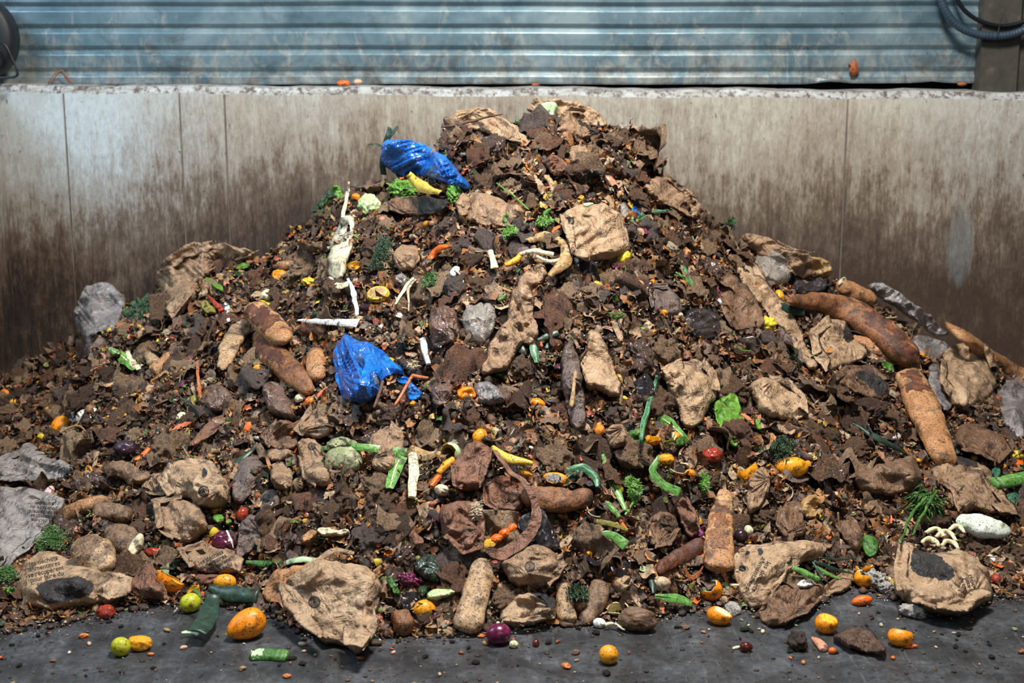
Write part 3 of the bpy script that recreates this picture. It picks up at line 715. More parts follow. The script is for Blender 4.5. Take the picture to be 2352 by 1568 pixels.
def loaf(label, P, w, m, thk=.62, e=.2, p=.5, name='bread_loaf', cat='bread', n=56, lm=None, flat=False, noise=.005, lift=None, curl=0, sq=2.3, K=32, group=None, wv=.06, scar=None):
    m = BM.get(m, m)
    w = np.atleast_1d(np.array(w, float)); s = mpp(*np.mean(P, 0)); W0 = np.interp(np.linspace(0, 1, n), np.linspace(0, 1, len(w)), w) if len(w) > 1 else np.full(n, w[0])
    if flat: pr = endprof(n, .03, .5, .75)
    else: pr = endprof(n, e, p, .12)
    k_ = sd(); W0 = W0*pr*s*(1+wv*vn(np.stack([np.linspace(0, 5, n), np.full(n, k_)], -1), k_))
    T = W0*thk
    C, nn = path3(P, n, float(T.max())*.36 if lift is None else lift)
    V, F = sweep(C, W0, T, nn, K, noise=noise, sd=k_, sq=sq, curl=curl)
    o = mk(name, V, F, M[m]); c = np.mean(P, 0); tag(o, label, cat, group, c[0], c[1], lm); mask(band(P, w.max()))
    if scar:                                              # scorched crust down the back
        q = catmull(P, n); a, b = int(n*scar[0]), int(n*scar[1]); cc = []
        i0 = [j for j in range(K) if (V[(n//2)*K+j]-C[n//2])@nn > 0]
        i0 = sorted(i0, key=lambda j: -((V[(n//2)*K+j]-C[n//2])@nn))[:max(3, int(K*.36))]; i0.sort()
        if max(i0)-min(i0) > K/2: i0 = sorted(i0, key=lambda j: (j+K//2) % K)
        f = []
        for r in range(a, b):
            for j in range(len(i0)-1):
                ed = min((j+.5)/(len(i0)-1), 1-(j+.5)/(len(i0)-1))*2; en = min((r-a+.5)/(b-a), 1-(r-a+.5)/(b-a))*6
                if min(ed, en)+.75*fbm(np.array([[r*.22, j*.5, k_*1.]]), 5, 3)[0] > .42: f.append((r*K+i0[j], r*K+i0[j+1], (r+1)*K+i0[j+1], (r+1)*K+i0[j]))
        u, inv = np.unique(np.array(f), return_inverse=True)
        z = mk('scorched_crust' if m[:2] == 'b_' else 'skin_patch', V[u]+nn*.0012, inv.reshape(-1, 4), M[BM.get(scar[2], scar[2])], parent=o); z['label'] = 'dark scorched top crust' if m[:2] == 'b_' else 'patch of other colour'
    return o
def leaf(label, P, w, m, name='leek_leaf', cat='leaf', thk=.003, curl=-.14, tip=.5, base=.8, lm=None, lift=.02, n=30, tw=0, vein=None, group=None, noise=.003, wave=0, cut=False, K=20):
    w = np.atleast_1d(np.array(w, float)); s = mpp(*np.mean(P, 0))
    W0 = np.interp(np.linspace(0, 1, n), np.linspace(0, 1, len(w)), w) if len(w) > 1 else w[0]*np.interp(np.linspace(0, 1, n), [0, .12, .6, 1], [base, 1, .95, .08 if not cut else tip])
    C, nn = path3(P, n, lift); k_ = sd()
    V, F = sweep(C, W0*s, np.full(n, thk), nn, K, noise=noise, sd=k_, curl=curl, tw=tw, wave=wave)
    st = m in ('leek_green', 'leek_blue') and w.max() > 9
    mi = [1 if (i < (n-1)*K and ((i % K) % 4 == 1 or (m == 'leek_green' and i//K < n*.18))) else 0 for i in range(len(F))] if st else None
    o = mk(name, V, F, [M[m], M['leek_light']] if st else M[m], mi=mi); c = np.mean(P, 0); tag(o, label, cat, group, c[0], c[1], lm)
    if w.max() > 9: mask(band(P, w.max()*.8))
    if vein:
        V, F = sweep(C+nn*(thk*.5), W0*s*.12, np.full(n, .002), nn, 6, tw=tw); mk('midrib', V, F, M[vein], parent=o)
    return o
def ball(label, px, py, rx, ry, m, ang=0, name='orange', cat='fruit', lm=None, dent=.0, thick=None, noise=.03, stem=None, sub=None, cut=None, lift=.6, nfr=1.6, taper=0, group=None):
    s = mpp(px, py); B = rot_to(px, py, ang, .45); k_ = sd(); r3 = (min(rx, ry) if thick is None else thick)
    U, F = sub or I3; V = U.copy(); R = np.array([rx, ry, r3])*s
    V = V*(1+noise*fbm(U*nfr, k_, 3)[:, None])
    if taper: V[:, 1] *= 1-taper*np.clip(V[:, 0], -1, 1); V[:, 2] *= 1-taper*np.clip(V[:, 0], -1, 1)
    if dent:
        d = nrm([RNG.normal()*.5, RNG.normal()*.5, 1]); q = U@d; V = V-np.outer(np.clip(q-.55, 0, 1)*dent*2, d)
    n = B[2]; c = W(px, py)+n*r3*s*lift
    c = c+(CAMP-c)*0.0
    P0 = W(px, py); f_ = rays(px, py); d = proj(c)[2]; c = CAMP+f_*d
    if c[2] < r3*s*.9 and P0[2] < .05: c = CAMP+f_*((r3*s*.9-CH)/f_[2])
    if cut is None:
        Vw = c+(V*R)@B; Vw[:, 2] = np.maximum(Vw[:, 2], .001)
        o = mk(name, Vw, F, M[m], loc=c)
    else:                                               # sliced across: cut = (direction in x,y,n, level, flesh)
        dv = nrm(cut[0]); lv = cut[1]; t = V@dv; V = V-np.outer(np.maximum(t-lv, 0), dv); Vw = c+(V*R)@B
        Vw[:, 2] = np.maximum(Vw[:, 2], .001)
        o = mk(name, Vw, F, M[m], loc=c)
        r = math.sqrt(max(.05, 1-lv*lv))*.9; a1 = nrm(np.cross(dv, [.3, .9, .2])); a2 = np.cross(dv, a1); D = [dv*(lv+.045)]
        FF = []
        for k in range(1, 5):
            for j in range(24): a = j/24*2*PI; D.append(dv*(lv+.045-.05*(k == 4)-.015*(k % 2))+(a1*math.cos(a)+a2*math.sin(a))*r*k/4*(1+.04*math.sin(a*9+k)))
        for j in range(24): FF.append((0, 1+j, 1+(j+1) % 24))
        for k in range(3):
            for j in range(24): FF.append((1+k*24+j, 1+(k+1)*24+j, 1+(k+1)*24+(j+1) % 24, 1+k*24+(j+1) % 24))
        mk('flesh', c+(np.array(D)*R)@B, FF, M[cut[2]], parent=o)
    if stem:
        q = I1[0]*np.array([.14, .14, .07])+np.array(stem[1])*.98; mk('stem_end', c+(q*R)@B, I1[1], M[stem[0]], parent=o)
    tag(o, label, cat, group, px, py, lm); a = np.linspace(0, 2*PI, 16, endpoint=False)
    if rx > 7: mask(np.stack([px+max(rx, ry)*.9*np.cos(a), py+min(rx, ry)*.9*np.sin(a)], -1))
    return o
def cup(label, px, py, r, m, inner, face, name='orange_peel', cat='peel', lm=None, depth=1.15, rag=.12, th_=.09, ry=None, lift=.45, group=None):
    """half a hollowed rind; face = direction its mouth points, in right/up/out of the heap"""
    s = mpp(px, py); B = rot_to(px, py, 0, .45); k_ = sd(); dv = nrm(face); a1 = nrm(np.cross(dv, [.2, .3, .9] if abs(dv[2]) < .8 else [.2, .9, .3])); a2 = np.cross(dv, a1)
    def shell(rr, off):
        V = []; N = 28; Kk = 11
        for k in range(Kk):
            for j in range(N):
                a = j/N*2*PI; ph = (k/(Kk-1))*(depth+rag*vn(np.array([[math.cos(a)*1.6+k_, math.sin(a)*1.6, 0.]]), 3)[0])*PI/2
                V.append((-dv*math.cos(ph)+(a1*math.cos(a)+a2*math.sin(a))*math.sin(ph))*rr+dv*off)
        return np.array(V), [(k*N+j, k*N+(j+1) % N, (k+1)*N+(j+1) % N, (k+1)*N+j) for k in range(Kk-1) for j in range(N)]
    n = B[2]; c = W(px, py)+n*r*s*lift; f_ = rays(px, py); c = CAMP+f_*proj(c)[2]
    if W(px, py)[2] < .05 and c[2] < r*s*.9: c = CAMP+f_*((r*s*.9-CH)/f_[2])
    Vo, F = shell(1, 0); Vi, _ = shell(1-th_, .0)
    Vo = Vo*(1+.05*fbm(Vo*1.5, k_, 2)[:, None]); R = r*s*np.array([1, (ry or r)/r, 1])
    Vo = c+(Vo*R)@B; Vi = c+(Vi*R)@B; Vo[:, 2] = np.maximum(Vo[:, 2], .002); Vi[:, 2] = np.maximum(Vi[:, 2], .004)
    o = mk(name, Vo, F, M[m], loc=c)
    nN = 28*10; rim = [(28*10+j, 28*10+(j+1) % 28) for j in range(28)]
    VI = np.concatenate([Vi, Vo[nN:nN+28]]); FI = [f[::-1] for f in F]+[(a, b, len(Vi)+(b-nN), len(Vi)+(a-nN)) for a, b in rim]
    mk('pith', VI, FI, M[inner], parent=o)
    tag(o, label, cat, group, px, py, lm); a = np.linspace(0, 2*PI, 16, endpoint=False)
    if r > 7: mask(np.stack([px+r*.85*np.cos(a), py+r*.85*np.sin(a)], -1))
    return o
def herb(label, px, py, rx, ry, m, name='herb_sprig', cat='herb', lm=None, count=26, seed=None, up=.02, frond=True, fat=1.0, a0=0, a1=360, group=None):
    """a tangle of thin stalks with feathery leaflets"""
    s = mpp(px, py); B = rot_to(px, py, 0, .5); k_ = sd(); rg = np.random.default_rng(k_); c0 = W(px, py)+B[2]*.02
    V = []; F = []
    def add(v, f):
        b = sum(len(q) for q in V); V.append(v); F.extend([tuple(i+b for i in g_) for g_ in f])
    for k in range(count):
        a = math.radians(rg.uniform(a0, a1)); st = rg.normal(0, .22, 2); L = rg.uniform(.55, 1.0)
        p0 = np.array([st[0]*rx, st[1]*ry])*s; dr = np.array([math.cos(a)*rx, math.sin(a)*ry])*L*s*.8
        t = np.linspace(0, 1, 7)[:, None]; h = up*(.6+rg.random())*np.sin(t*2.6)+.006
        bow = rg.normal(0, .18)*np.array([-dr[1], dr[0]])
        q = p0+dr*t+bow*t*t; C = c0+np.concatenate([q, h], 1)@B
        C[:, 2] = np.maximum(C[:, 2], .004)
        v, f = sweep(C, np.linspace(.003, .0015, 7)*fat, np.linspace(.003, .0015, 7)*fat, B[2], 5); add(v, f)
        if frond:
            for i in range(2, 7):
                for sgn in (-1, 1):
                    d_ = nrm(C[i]-C[i-1]); sd_ = nrm(np.cross(d_, B[2]))*sgn; ll = (.012+.010*rg.random())*(1.25-i/8)
                    e = C[i]+(d_*.6+sd_*.9+B[2]*rg.normal(0, .35))*ll
                    wv = nrm(np.cross(e-C[i], B[2]))*.0022*fat
                    v = np.array([C[i], (C[i]+e)/2+wv, e, (C[i]+e)/2-wv, (C[i]+e)/2+B[2]*.0015]); add(v, [(0,1,4),(1,2,4),(2,3,4),(3,0,4)])
    o = mk(name, np.concatenate(V), F, M[m], loc=c0); tag(o, label, cat, group, px, py, lm)
    return o
def ruffle(label, poly, m, name='lettuce_leaf', cat='leaf', ruf=.012, puff=.02, lm=None, n=1600, rib=None, **k):
    k.setdefault('cr', .005); k.setdefault('crs', .03)
    o = bag(label, poly, m, puff=puff, name=name, cat=cat, lm=lm, n=n, ruf=ruf, lift=k.pop('lift', .025), back=.1, soft=k.pop('soft', 2), jit=1.5, **k)
    if rib:
        C, nn = path3(rib, 16, puff+.022+.012); s = mpp(*np.mean(rib, 0)); V, F = sweep(C, np.linspace(5, 2, 16)*s, np.full(16, .004), nn, 8); mk('midrib', V, F, M['pale_green'], parent=o)
    return o

def T_(nm): return [t[0] for t in THINGS if t[0].name.split('.')[0] == nm][-2 if PEND[0] == nm else -1]
PEND = [None]
def part_of(ch, par, nm, lab=None):
    if par is ch: par = [t[0] for t in THINGS if t[0] is not ch and t[0].name.split('.')[0] == ch.name.split('.')[0]][-1]
    THINGS[:] = [t for t in THINGS if t[0] is not ch]
    for k in ('category', 'group'):
        if k in ch: del ch[k]
    ch.name = nm; ch.data.name = nm; ch.parent = par; ch.location = Vector(ch.location)-Vector(par.location)
    if lab: ch['label'] = lab
# ------------------------------------------------------------------ paper bags and sheets, from the crest down
T1 = 'les déchets\nalimentaires\nse récupèrent\npour faire du\ncompost'
T2 = 'les déchets\nalimentaires'
bag('open tan paper bag arching over the left side of the heap crest', [(1012,325),(1014,292),(1040,262),(1080,247),(1125,252),(1175,278),(1228,326),(1195,332),(1150,318),(1100,300),(1060,296),(1035,305)], 'tan', .03, fold=(.6,.006,30), lm='the arching tan bag on the crest')
bag('tan paper bag flap at the very top of the heap, behind the pale green cube', [(1216,256),(1232,231),(1290,228),(1345,241),(1390,272),(1398,292),(1360,296),(1300,280),(1240,276)], 'tan', .03, fold=(.2,.004,24), lm='the topmost tan paper bag')
bag('tan paper bag with black printed end below the pale green cube on the crest', [(1262,300),(1290,270),(1310,252),(1345,262),(1378,276),(1382,303),(1345,322),(1300,316)], 'mid', .055, prints=[[(1318,250),(1345,258),(1390,270),(1392,312),(1355,318),(1348,296),(1328,290),(1322,268)]], lm='the black-ended bag on the crest')
bag('round stuffed tan paper bag with a ring emblem, right of centre near the top', [(1282,497),(1302,482),(1345,474),(1385,466),(1402,480),(1432,512),(1458,562),(1440,585),(1400,604),(1352,608),(1312,590),(1300,552),(1286,518)], 'tan', .095, fold=(-.7,.007,22), logo=[(1308,508,11)], lm='the round tan bag with the ring emblem')
bag('greasy brown paper bag with a black side lying under the upper blue bag', [(893,466),(920,452),(1005,452),(1036,468),(1032,488),(992,497),(932,499),(902,488)], 'brown', .06, prints=[[(955,448),(1040,448),(1040,495),(960,500),(968,475)]], lm='the greasy bag under the upper blue bag')
bag('stained brown paper bag right of the yellow banana skin', [(1052,472),(1066,446),(1112,440),(1152,460),(1216,482),(1202,510),(1150,526),(1102,520),(1062,500)], 'mid', .05, fold=(1.4,.005,26))
bag('large crumpled brown paper sack on the left shoulder of the heap', [(362,630),(390,600),(430,573),(500,558),(560,563),(600,580),(560,602),(505,618),(462,640),(448,680),(425,706),(402,738),(384,712),(372,672)], 'mid', .06, fold=(.7,.014,26), lm='the crumpled sack on the left shoulder', n=3800)
bag('pale grey thin plastic bag at the left end of the heap top', [(166,740),(178,700),(190,662),(224,643),(262,655),(292,682),(284,720),(272,762),(226,772),(180,776)], 'filmgrey', .07, name='plastic_bag', cat='plastic bag', fold=(.9,.008,28), lm='the pale grey plastic bag on the left')
bag('dark purple-grey plastic scrap hanging under the pale grey bag at left', [(178,770),(215,768),(226,812),(214,832),(186,836),(172,802)], 'filmdark', .03, name='plastic_scrap', cat='plastic')
bag('long tan paper bag with a twisted tail on the right shoulder against the wall', [(1700,540),(1722,535),(1780,558),(1832,580),(1868,585),(1872,632),(1840,642),(1800,625),(1745,598),(1712,575)], 'mid', .05, fold=(-.5,.009,26), lm='the tailed bag on the right shoulder')
bag('small greasy bread bag with yellow contents on the right shoulder', [(1850,592),(1900,596),(1913,626),(1896,642),(1852,640)], 'dry_peel', .05, name='bread_bag', cat='bag')
bag('milky see-through plastic bag on the right shoulder', [(1728,592),(1760,575),(1802,590),(1822,620),(1812,650),(1782,656),(1745,637)], 'film', .07, name='plastic_bag', cat='plastic bag', fold=(.4,.006,26), lm='the milky plastic bag')
bag('black wet lump of plastic below the tailed bag on the right shoulder', [(1818,650),(1850,640),(1895,640),(1900,665),(1870,682),(1825,678)], 'filmdark', .05, name='plastic_scrap', cat='plastic')
sheet('long dirty tan paper sheet sliding down the right slope', [(1688,602),(1722,604),(1762,650),(1800,700),(1832,752),(1852,790),(1888,842),(1872,866),(1838,828),(1806,772),(1776,744),(1740,700),(1702,660)], 'tan', fold=(-1.0,.006,20), lm='the long tan sheet on the right slope', puff=.02)
sheet('grey-brown torn paper strip hanging under the long tan sheet', [(1782,742),(1808,752),(1836,790),(1850,834),(1838,836),(1812,800),(1788,775)], 'slate')
sheet('olive brown paper panel left of the long tan sheet', [(1660,622),(1700,640),(1745,700),(1762,750),(1700,764),(1664,735),(1650,680)], 'brown', fold=(-1.2,.006,18))
bag('folded tan paper bag with pointed top between the two curved right baguettes', [(1856,766),(1900,729),(1936,730),(1946,762),(1990,800),(1985,822),(1930,852),(1895,858),(1865,822)], 'tan', .06, fold=(.6,.006,26), prints=[[(1935,745),(1952,752),(1962,780),(1945,790),(1932,775)]], lm='the folded pointed bag')
bag('brown paper bag with a black panel below the folded pointed bag', [(1898,882),(1940,846),(2000,845),(2038,878),(2046,910),(2012,922),(1958,900)], 'brown', .06, prints=[[(1950,862),(2000,852),(2034,884),(2040,912),(2010,915),(1990,885)]], lm='the black-panelled bag on the right')
bag('ball-shaped tan paper bag at the right beside the grey plastic', [(2158,832),(2176,796),(2220,789),(2264,808),(2286,850),(2284,902),(2250,930),(2202,940),(2174,915),(2154,880)], 'tan', .11, fold=(1.0,.008,20), lm='the ball-shaped tan bag', n=3600)
bag('silvery grey plastic film left of the ball-shaped tan bag', [(2128,835),(2150,820),(2170,880),(2188,930),(2175,950),(2150,925),(2132,880)], 'filmgrey', .03, name='plastic_film', cat='plastic film')
bag('long wrinkled grey bag rim along the right skyline', [(1992,662),(2010,647),(2052,668),(2102,698),(2152,738),(2184,765),(2165,778),(2112,752),(2062,712),(2018,690)], 'filmgrey', .035, name='plastic_film', cat='plastic film', fold=(-.6,.01,30), lm='the grey bag rim on the right skyline')
bag('pale grey plastic lump under the skyline bag rim at right', [(2088,772),(2130,768),(2180,790),(2178,822),(2130,828),(2095,805)], 'filmgrey', .04, name='plastic_film', cat='plastic film')
bag('dark grey plastic bag at the far right edge', [(2290,880),(2360,860),(2372,1000),(2330,1020),(2296,960)], 'filmgrey', .06, name='plastic_bag', cat='plastic bag', fold=(1.2,.01,20))
bag('tan paper bag spilling brown mush, right of the hanging sheets', [(1516,852),(1560,826),(1612,826),(1642,862),(1649,902),(1620,960),(1592,986),(1562,980),(1556,930),(1526,886)], 'tan', .06, fold=(.9,.006,24), lm='the bag spilling mush')
bag('wide tan paper bag between the lettuce leaf and the long tan sheet', [(1714,882),(1760,866),(1812,880),(1850,920),(1852,955),(1802,969),(1750,955),(1728,912)], 'tan', .07, fold=(-.6,.007,24), lm='the wide tan bag right of the lettuce')
sheet('flat tan paper scrap just below the wide tan bag', [(1760,975),(1800,965),(1828,980),(1826,1002),(1780,995)], 'tan')
sheet('grey patterned paper strip hanging in the middle of the heap', [(1296,782),(1322,778),(1334,860),(1350,940),(1346,982),(1318,992),(1300,940),(1284,852)], 'slate', puff=.03, lm='the grey patterned strip')
sheet('wet tan paper sheet spread like a tent beside the grey patterned strip', [(1350,754),(1384,770),(1402,822),(1434,912),(1400,917),(1370,892),(1346,904),(1334,852),(1342,800)], 'tan', puff=.025, fold=(1.3,.006,18), lm='the tent-shaped tan sheet')
sheet('long wet brown paper rag hanging down the middle of the heap', [(1196,622),(1232,603),(1262,600),(1258,640),(1216,672),(1230,722),(1238,792),(1212,782),(1182,832),(1150,852),(1102,872),(1118,800),(1158,742),(1180,682)], 'mid', puff=.03, fold=(1.2,.014,26), lm='the long brown rag in the middle', n=2200)
sheet('light brown paper flap over the long brown rag', [(1188,730),(1232,722),(1238,792),(1212,800),(1190,770)], 'mid')
bag('glossy grey-brown plastic bag left of the long brown rag', [(984,722),(1010,702),(1046,705),(1056,742),(1050,782),(1016,802),(990,800)], 'filmbrown', .05, name='plastic_bag', cat='plastic bag', lm='the glossy grey-brown bag')
bag('see-through plastic bag full of crumbs between the glossy bag and the brown rag', [(1058,712),(1090,692),(1138,700),(1142,742),(1120,790),(1072,782)], 'film', .05, name='plastic_bag', cat='plastic bag', lm='the see-through crumb bag')
bag('crumpled brown paper ball above the orange pulp patch', [(905,575),(930,560),(962,565),(968,595),(955,622),(925,628),(905,605)], 'mid', .06, name='paper_ball', cat='paper', lm='the crumpled ball above the orange pulp')
bag('crumbly tan paper ball high on the right of the crest', [(1303,345),(1325,330),(1348,340),(1356,365),(1340,385),(1312,380)], 'mid', .05, name='paper_ball', cat='paper')
bag('purplish brown rolled leaf bag just below the crest bags', [(1250,365),(1275,355),(1305,372),(1312,400),(1280,408),(1258,395)], 'red', .035, name='paper_scrap', cat='paper', fold=(.8,.005,40))
bag('big brown bag lump at the right skyline under the yellow bits', [(1470,415),(1520,402),(1560,430),(1600,460),(1618,492),(1590,505),(1540,480),(1500,465),(1480,440)], 'mid', .06, fold=(-.7,.008,30))
bag('dark wet plastic panel in the hollow left of the purple stub', [(1560,720),(1600,700),(1650,720),(1660,765),(1620,785),(1580,770)], 'filmdark', .035, name='plastic_scrap', cat='plastic')
bag('grey torn paper bag with ragged edge in the right hollow', [(1480,660),(1530,655),(1565,690),(1568,728),(1520,735),(1490,712)], 'slate', .05)
# ---- left lower half
bag('stuffed tan paper bag with ring emblem at the lower left', [(365,1112),(396,1070),(455,1045),(506,1071),(529,1112),(517,1162),(472,1172),(432,1150),(392,1146)], 'tan', .10, fold=(1.1,.007,22), logo=[(468,1128,13)], prints=[[(470,1082),(480,1090),(476,1110),(466,1104)]], lm='the ring-emblem bag at the lower left', n=3600)
bag('lower half of a dirty brown paper bag under the ring-emblem bag at lower left', [(352,1152),(420,1142),(470,1172),(482,1212),(452,1246),(400,1246),(366,1222)], 'mid', .06, prints=[])
bag('printed paper neck joining the mouldy bread and the ring-emblem bag', [(318,1112),(345,1090),(380,1085),(400,1110),(378,1142),(340,1140)], 'mid', .03, text=[('pour faire\ndu compost', 355, 1115, -68, 12)], logo=())
bag('large pale grey paper sack at the left edge with upside-down print', [(-20,1120),(60,1112),(140,1142),(152,1166),(132,1192),(110,1230),(60,1272),(-20,1330)], 'pale', .05, fold=(.5,.010,16), n=4200, text=[(T1, 100, 1176, 176, 12)], lm='the large pale grey sack')
bag('grey twisted paper sack above the large pale sack', [(-20,1062),(44,1042),(66,1008),(102,1050),(176,1070),(162,1102),(96,1112),(-20,1108)], 'pale', .05, fold=(.3,.014,20), n=2600, lm='the grey twisted sack')
bag('tan paper bag printed alimentaires with a black panel, bottom left corner', [(34,1332),(60,1291),(105,1264),(160,1286),(220,1310),(272,1326),(302,1338),(300,1372),(250,1387),(182,1397),(110,1403),(60,1396),(38,1362)], 'tan', .085, fold=(-.2,.007,16), n=4600, prints=[[(84,1362),(120,1342),(160,1344),(190,1338),(218,1352),(212,1378),(160,1388),(108,1398),(98,1378)]], text=[(T1, 105, 1312, 13, 15)], lm='the printed bag in the bottom left corner')
bag('shiny brown wet paper bag left of the hollow orange', [(296,1352),(320,1302),(345,1300),(368,1325),(386,1376),(350,1384),(312,1378)], 'red', .06, lm='the wet bag left of the hollow orange')
bag('tan paper bag printed with slanting lines above the cluster of oranges', [(408,1268),(470,1249),(522,1264),(562,1290),(550,1320),(500,1322),(440,1310)], 'mid', .06, fold=(.3,.006,22), text=[('les déchets\nalimentaires\nse récupèrent\npour faire du', 492, 1295, 27, 14)], lm='the slant-printed bag')
bag('flat dark brown scorched paper under the slant-printed bag', [(430,1322),(500,1318),(545,1322),(540,1345),(470,1345)], 'red', .02)
bag('big crumpled tan paper bag with ring emblem, bottom centre-left', [(650,1352),(688,1312),(738,1286),(782,1300),(852,1312),(884,1332),(872,1380),(862,1412),(870,1450),(852,1478),(830,1500),(790,1492),(740,1476),(700,1441),(664,1402)], 'tan', .13, fold=(-.7,.009,14), logo=[(722,1382,14)], prints=[], lm='the big ring-emblem bag at bottom centre-left', n=6000)
part_of(leaf('twisted tan paper handle sticking up from the big bottom bag', [(692,1318),(730,1285),(770,1262),(812,1270)], 12, 'tan', name='paper_handle', cat='paper', cut=True, tip=.5, lift=.06, curl=.1), T_('paper_bag'), 'handle', 'twisted paper handle')
bag('dirty tan paper bag with ring emblem right of the long upright baguette', [(1144,1292),(1180,1262),(1240,1250),(1290,1274),(1298,1302),(1280,1332),(1260,1352),(1200,1352),(1164,1336)], 'mid', .08, fold=(.15,.008,26), logo=[(1217,1300,12)], lm='the ring-emblem bag right of the upright baguette', n=3200)
bag('folded tan paper bag with a grey corner on the floor edge, bottom centre', [(1144,1422),(1170,1386),(1202,1358),(1268,1360),(1282,1402),(1276,1426),(1200,1441),(1150,1436)], 'tan', .06, fold=(-.1,.005,18), prints=[[(1208,1355),(1276,1360),(1280,1400),(1262,1406),(1236,1386)]], lm='the grey-cornered bag at bottom centre')
bag('flat pale tan paper bag printed sideways, bottom right of centre', [(1674,1292),(1700,1256),(1780,1241),(1850,1240),(1906,1259),(1880,1286),(1840,1301),(1812,1310),(1792,1340),(1762,1392),(1718,1396),(1690,1350)], 'tan', .05, fold=(-.3,.004,14), text=[(T2, 1742, 1320, -118, 17)], prints=[[(1738,1262),(1750,1262),(1752,1278),(1740,1280)],[(1712,1268),(1722,1272),(1718,1280),(1710,1278)],[(1700,1302),(1714,1304),(1710,1314),(1698,1312)]], lm='the sideways-printed bag', n=4200)
bag('torn brown wet paper bag base on the floor under the sideways-printed bag', [(1738,1396),(1792,1352),(1842,1345),(1900,1342),(1884,1382),(1852,1412),(1802,1436),(1752,1436)], 'brown', .05, fold=(.5,.007,24), lm='the torn wet bag base')
sheet('pointed tan paper flap right of the torn wet bag base', [(1864,1396),(1892,1350),(1930,1320),(1962,1308),(1962,1348),(1902,1372)], 'mid', puff=.02)
bag('large tan paper bag with big black panel at the bottom right', [(2054,1332),(2066,1252),(2090,1246),(2122,1276),(2170,1271),(2202,1265),(2252,1291),(2292,1352),(2280,1376),(2242,1391),(2220,1416),(2150,1411),(2092,1396),(2060,1371)], 'tan', .12, fold=(-.4,.008,14), prints=[[(2090,1302),(2094,1272),(2104,1264),(2140,1280),(2158,1296),(2170,1318),(2186,1326),(2188,1346),(2170,1356),(2130,1340),(2094,1324)]], text=[('récupèrent\npour faire\ndu compost', 2228, 1350, -70, 13)], lm='the black-panelled bag at bottom right', n=6000)
bag('dim brown paper bag on the right, left of the bundle of green stalks', [(1944,1106),(1990,1072),(2050,1056),(2106,1052),(2118,1100),(2100,1132),(2050,1142),(1988,1136)], 'brown', .08, fold=(.1,.007,22), lm='the dim brown bag on the right')
bag('crumpled brown paper bag with black top and print at the far right', [(2130,1072),(2180,1042),(2230,1050),(2276,1080),(2290,1124),(2336,1188),(2292,1184),(2240,1176),(2200,1182),(2180,1132),(2150,1110)], 'mid', .07, fold=(.5,.007,20), prints=[[(2155,1066),(2190,1043),(2236,1056),(2248,1076),(2200,1078)]], text=[('pour faire\ndu compost', 2262, 1098, -62, 11)], lm='the black-topped bag at the far right', n=3600)
bag('shadowed brown paper bag above the black-topped bag at the far right', [(2188,1010),(2205,975),(2250,975),(2300,1005),(2318,1040),(2290,1070),(2240,1048),(2200,1040)], 'brown', .07, lm='the shadowed bag at the far right')
sheet('dark brown curled paper sheet lying on the floor at bottom right', [(1906,1466),(1935,1455),(1965,1440),(2000,1452),(2046,1508),(1990,1506),(1940,1490)], 'dark', puff=.03, lift=.03, n=900, fold=(-.6,.004,16), lm='the dark curled sheet on the floor')
# ---- middle
bag('wet purplish brown paper bag above the open bag mouth in the centre', [(1036,1072),(1060,1031),(1100,1008),(1132,1030),(1122,1080),(1102,1130),(1062,1132),(1040,1120)], 'red', .08, lm='the purplish wet bag in the centre', n=2600)
bag('reddish brown paper bag left of the open bag mouth', [(1002,1172),(1040,1150),(1090,1150),(1112,1200),(1110,1262),(1062,1276),(1018,1236)], 'red', .06, fold=(.9,.006,26), lm='the reddish bag left of the bag mouth', n=2600)
bag('open wet brown bag with a curved rim holding crushed tomato pieces, centre', [(1108,1112),(1150,1086),(1202,1094),(1212,1142),(1195,1185),(1140,1178),(1112,1160)], 'red', .03, lift=-.01, lm='the open wet bag with the curved rim')
part_of(leaf('curved brown paper rim of the open bag holding the crushed oranges', [(1138,1036),(1168,1078),(1206,1112),(1228,1160),(1228,1205),(1200,1245),(1150,1275),(1118,1262)], [10,14,16,20,28,34,34,14], 'red', name='paper_bag_rim', cat='paper', thk=.005, curl=.35, lift=.06, n=60, noise=.004, tw=[.2,.5,.3,-.3,-.4,0]), T_('paper_bag'), 'rim', 'curved rolled rim')
sheet('upright grey-brown paper sheet left of the mid-heap bags', [(546,1062),(602,1040),(604,1088),(562,1162),(530,1156),(536,1105)], 'slate', puff=.02, lm='the upright grey-brown sheet')
sheet('flat grey-brown paper sheet pointing down, lower left of centre', [(560,1182),(608,1188),(616,1232),(576,1270),(540,1286),(545,1236)], 'slate', puff=.012, lm='the down-pointing grey-brown sheet')
bag('folded dark paper with black spot beside the upright sheet', [(600,1132),(640,1120),(645,1165),(615,1195),(596,1175)], 'slate', .03, prints=[[(605,1140),(622,1138),(622,1156),(606,1158)]])
bag('pointed light brown bag corner left of the cabbage heart', [(678,992),(720,930),(756,950),(772,986),(742,1012),(702,1006)], 'mid', .05, fold=(.8,.005,28), lm='the pointed bag corner')
bag('brown crumpled bag left of the pointed bag corner', [(602,1006),(638,966),(682,972),(694,1016),(660,1040),(622,1034)], 'brown', .06, fold=(-.5,.008,30))
bag('brown lumpy bag with ring emblem left of the cabbage heart', [(688,1012),(722,1002),(742,1030),(752,1070),(768,1100),(732,1126),(700,1098),(690,1050)], 'mid', .07, logo=[(716,1024,9)], lm='the emblem bag left of the cabbage heart')
bag('square brown folded bag below the mid-heap bags', [(618,1072),(650,1052),(674,1082),(668,1130),(628,1128)], 'mid', .05)
bag('small tan folded bag corner below the emblem bag in mid-heap', [(670,1104),(698,1090),(704,1122),(684,1136)], 'mid', .03)
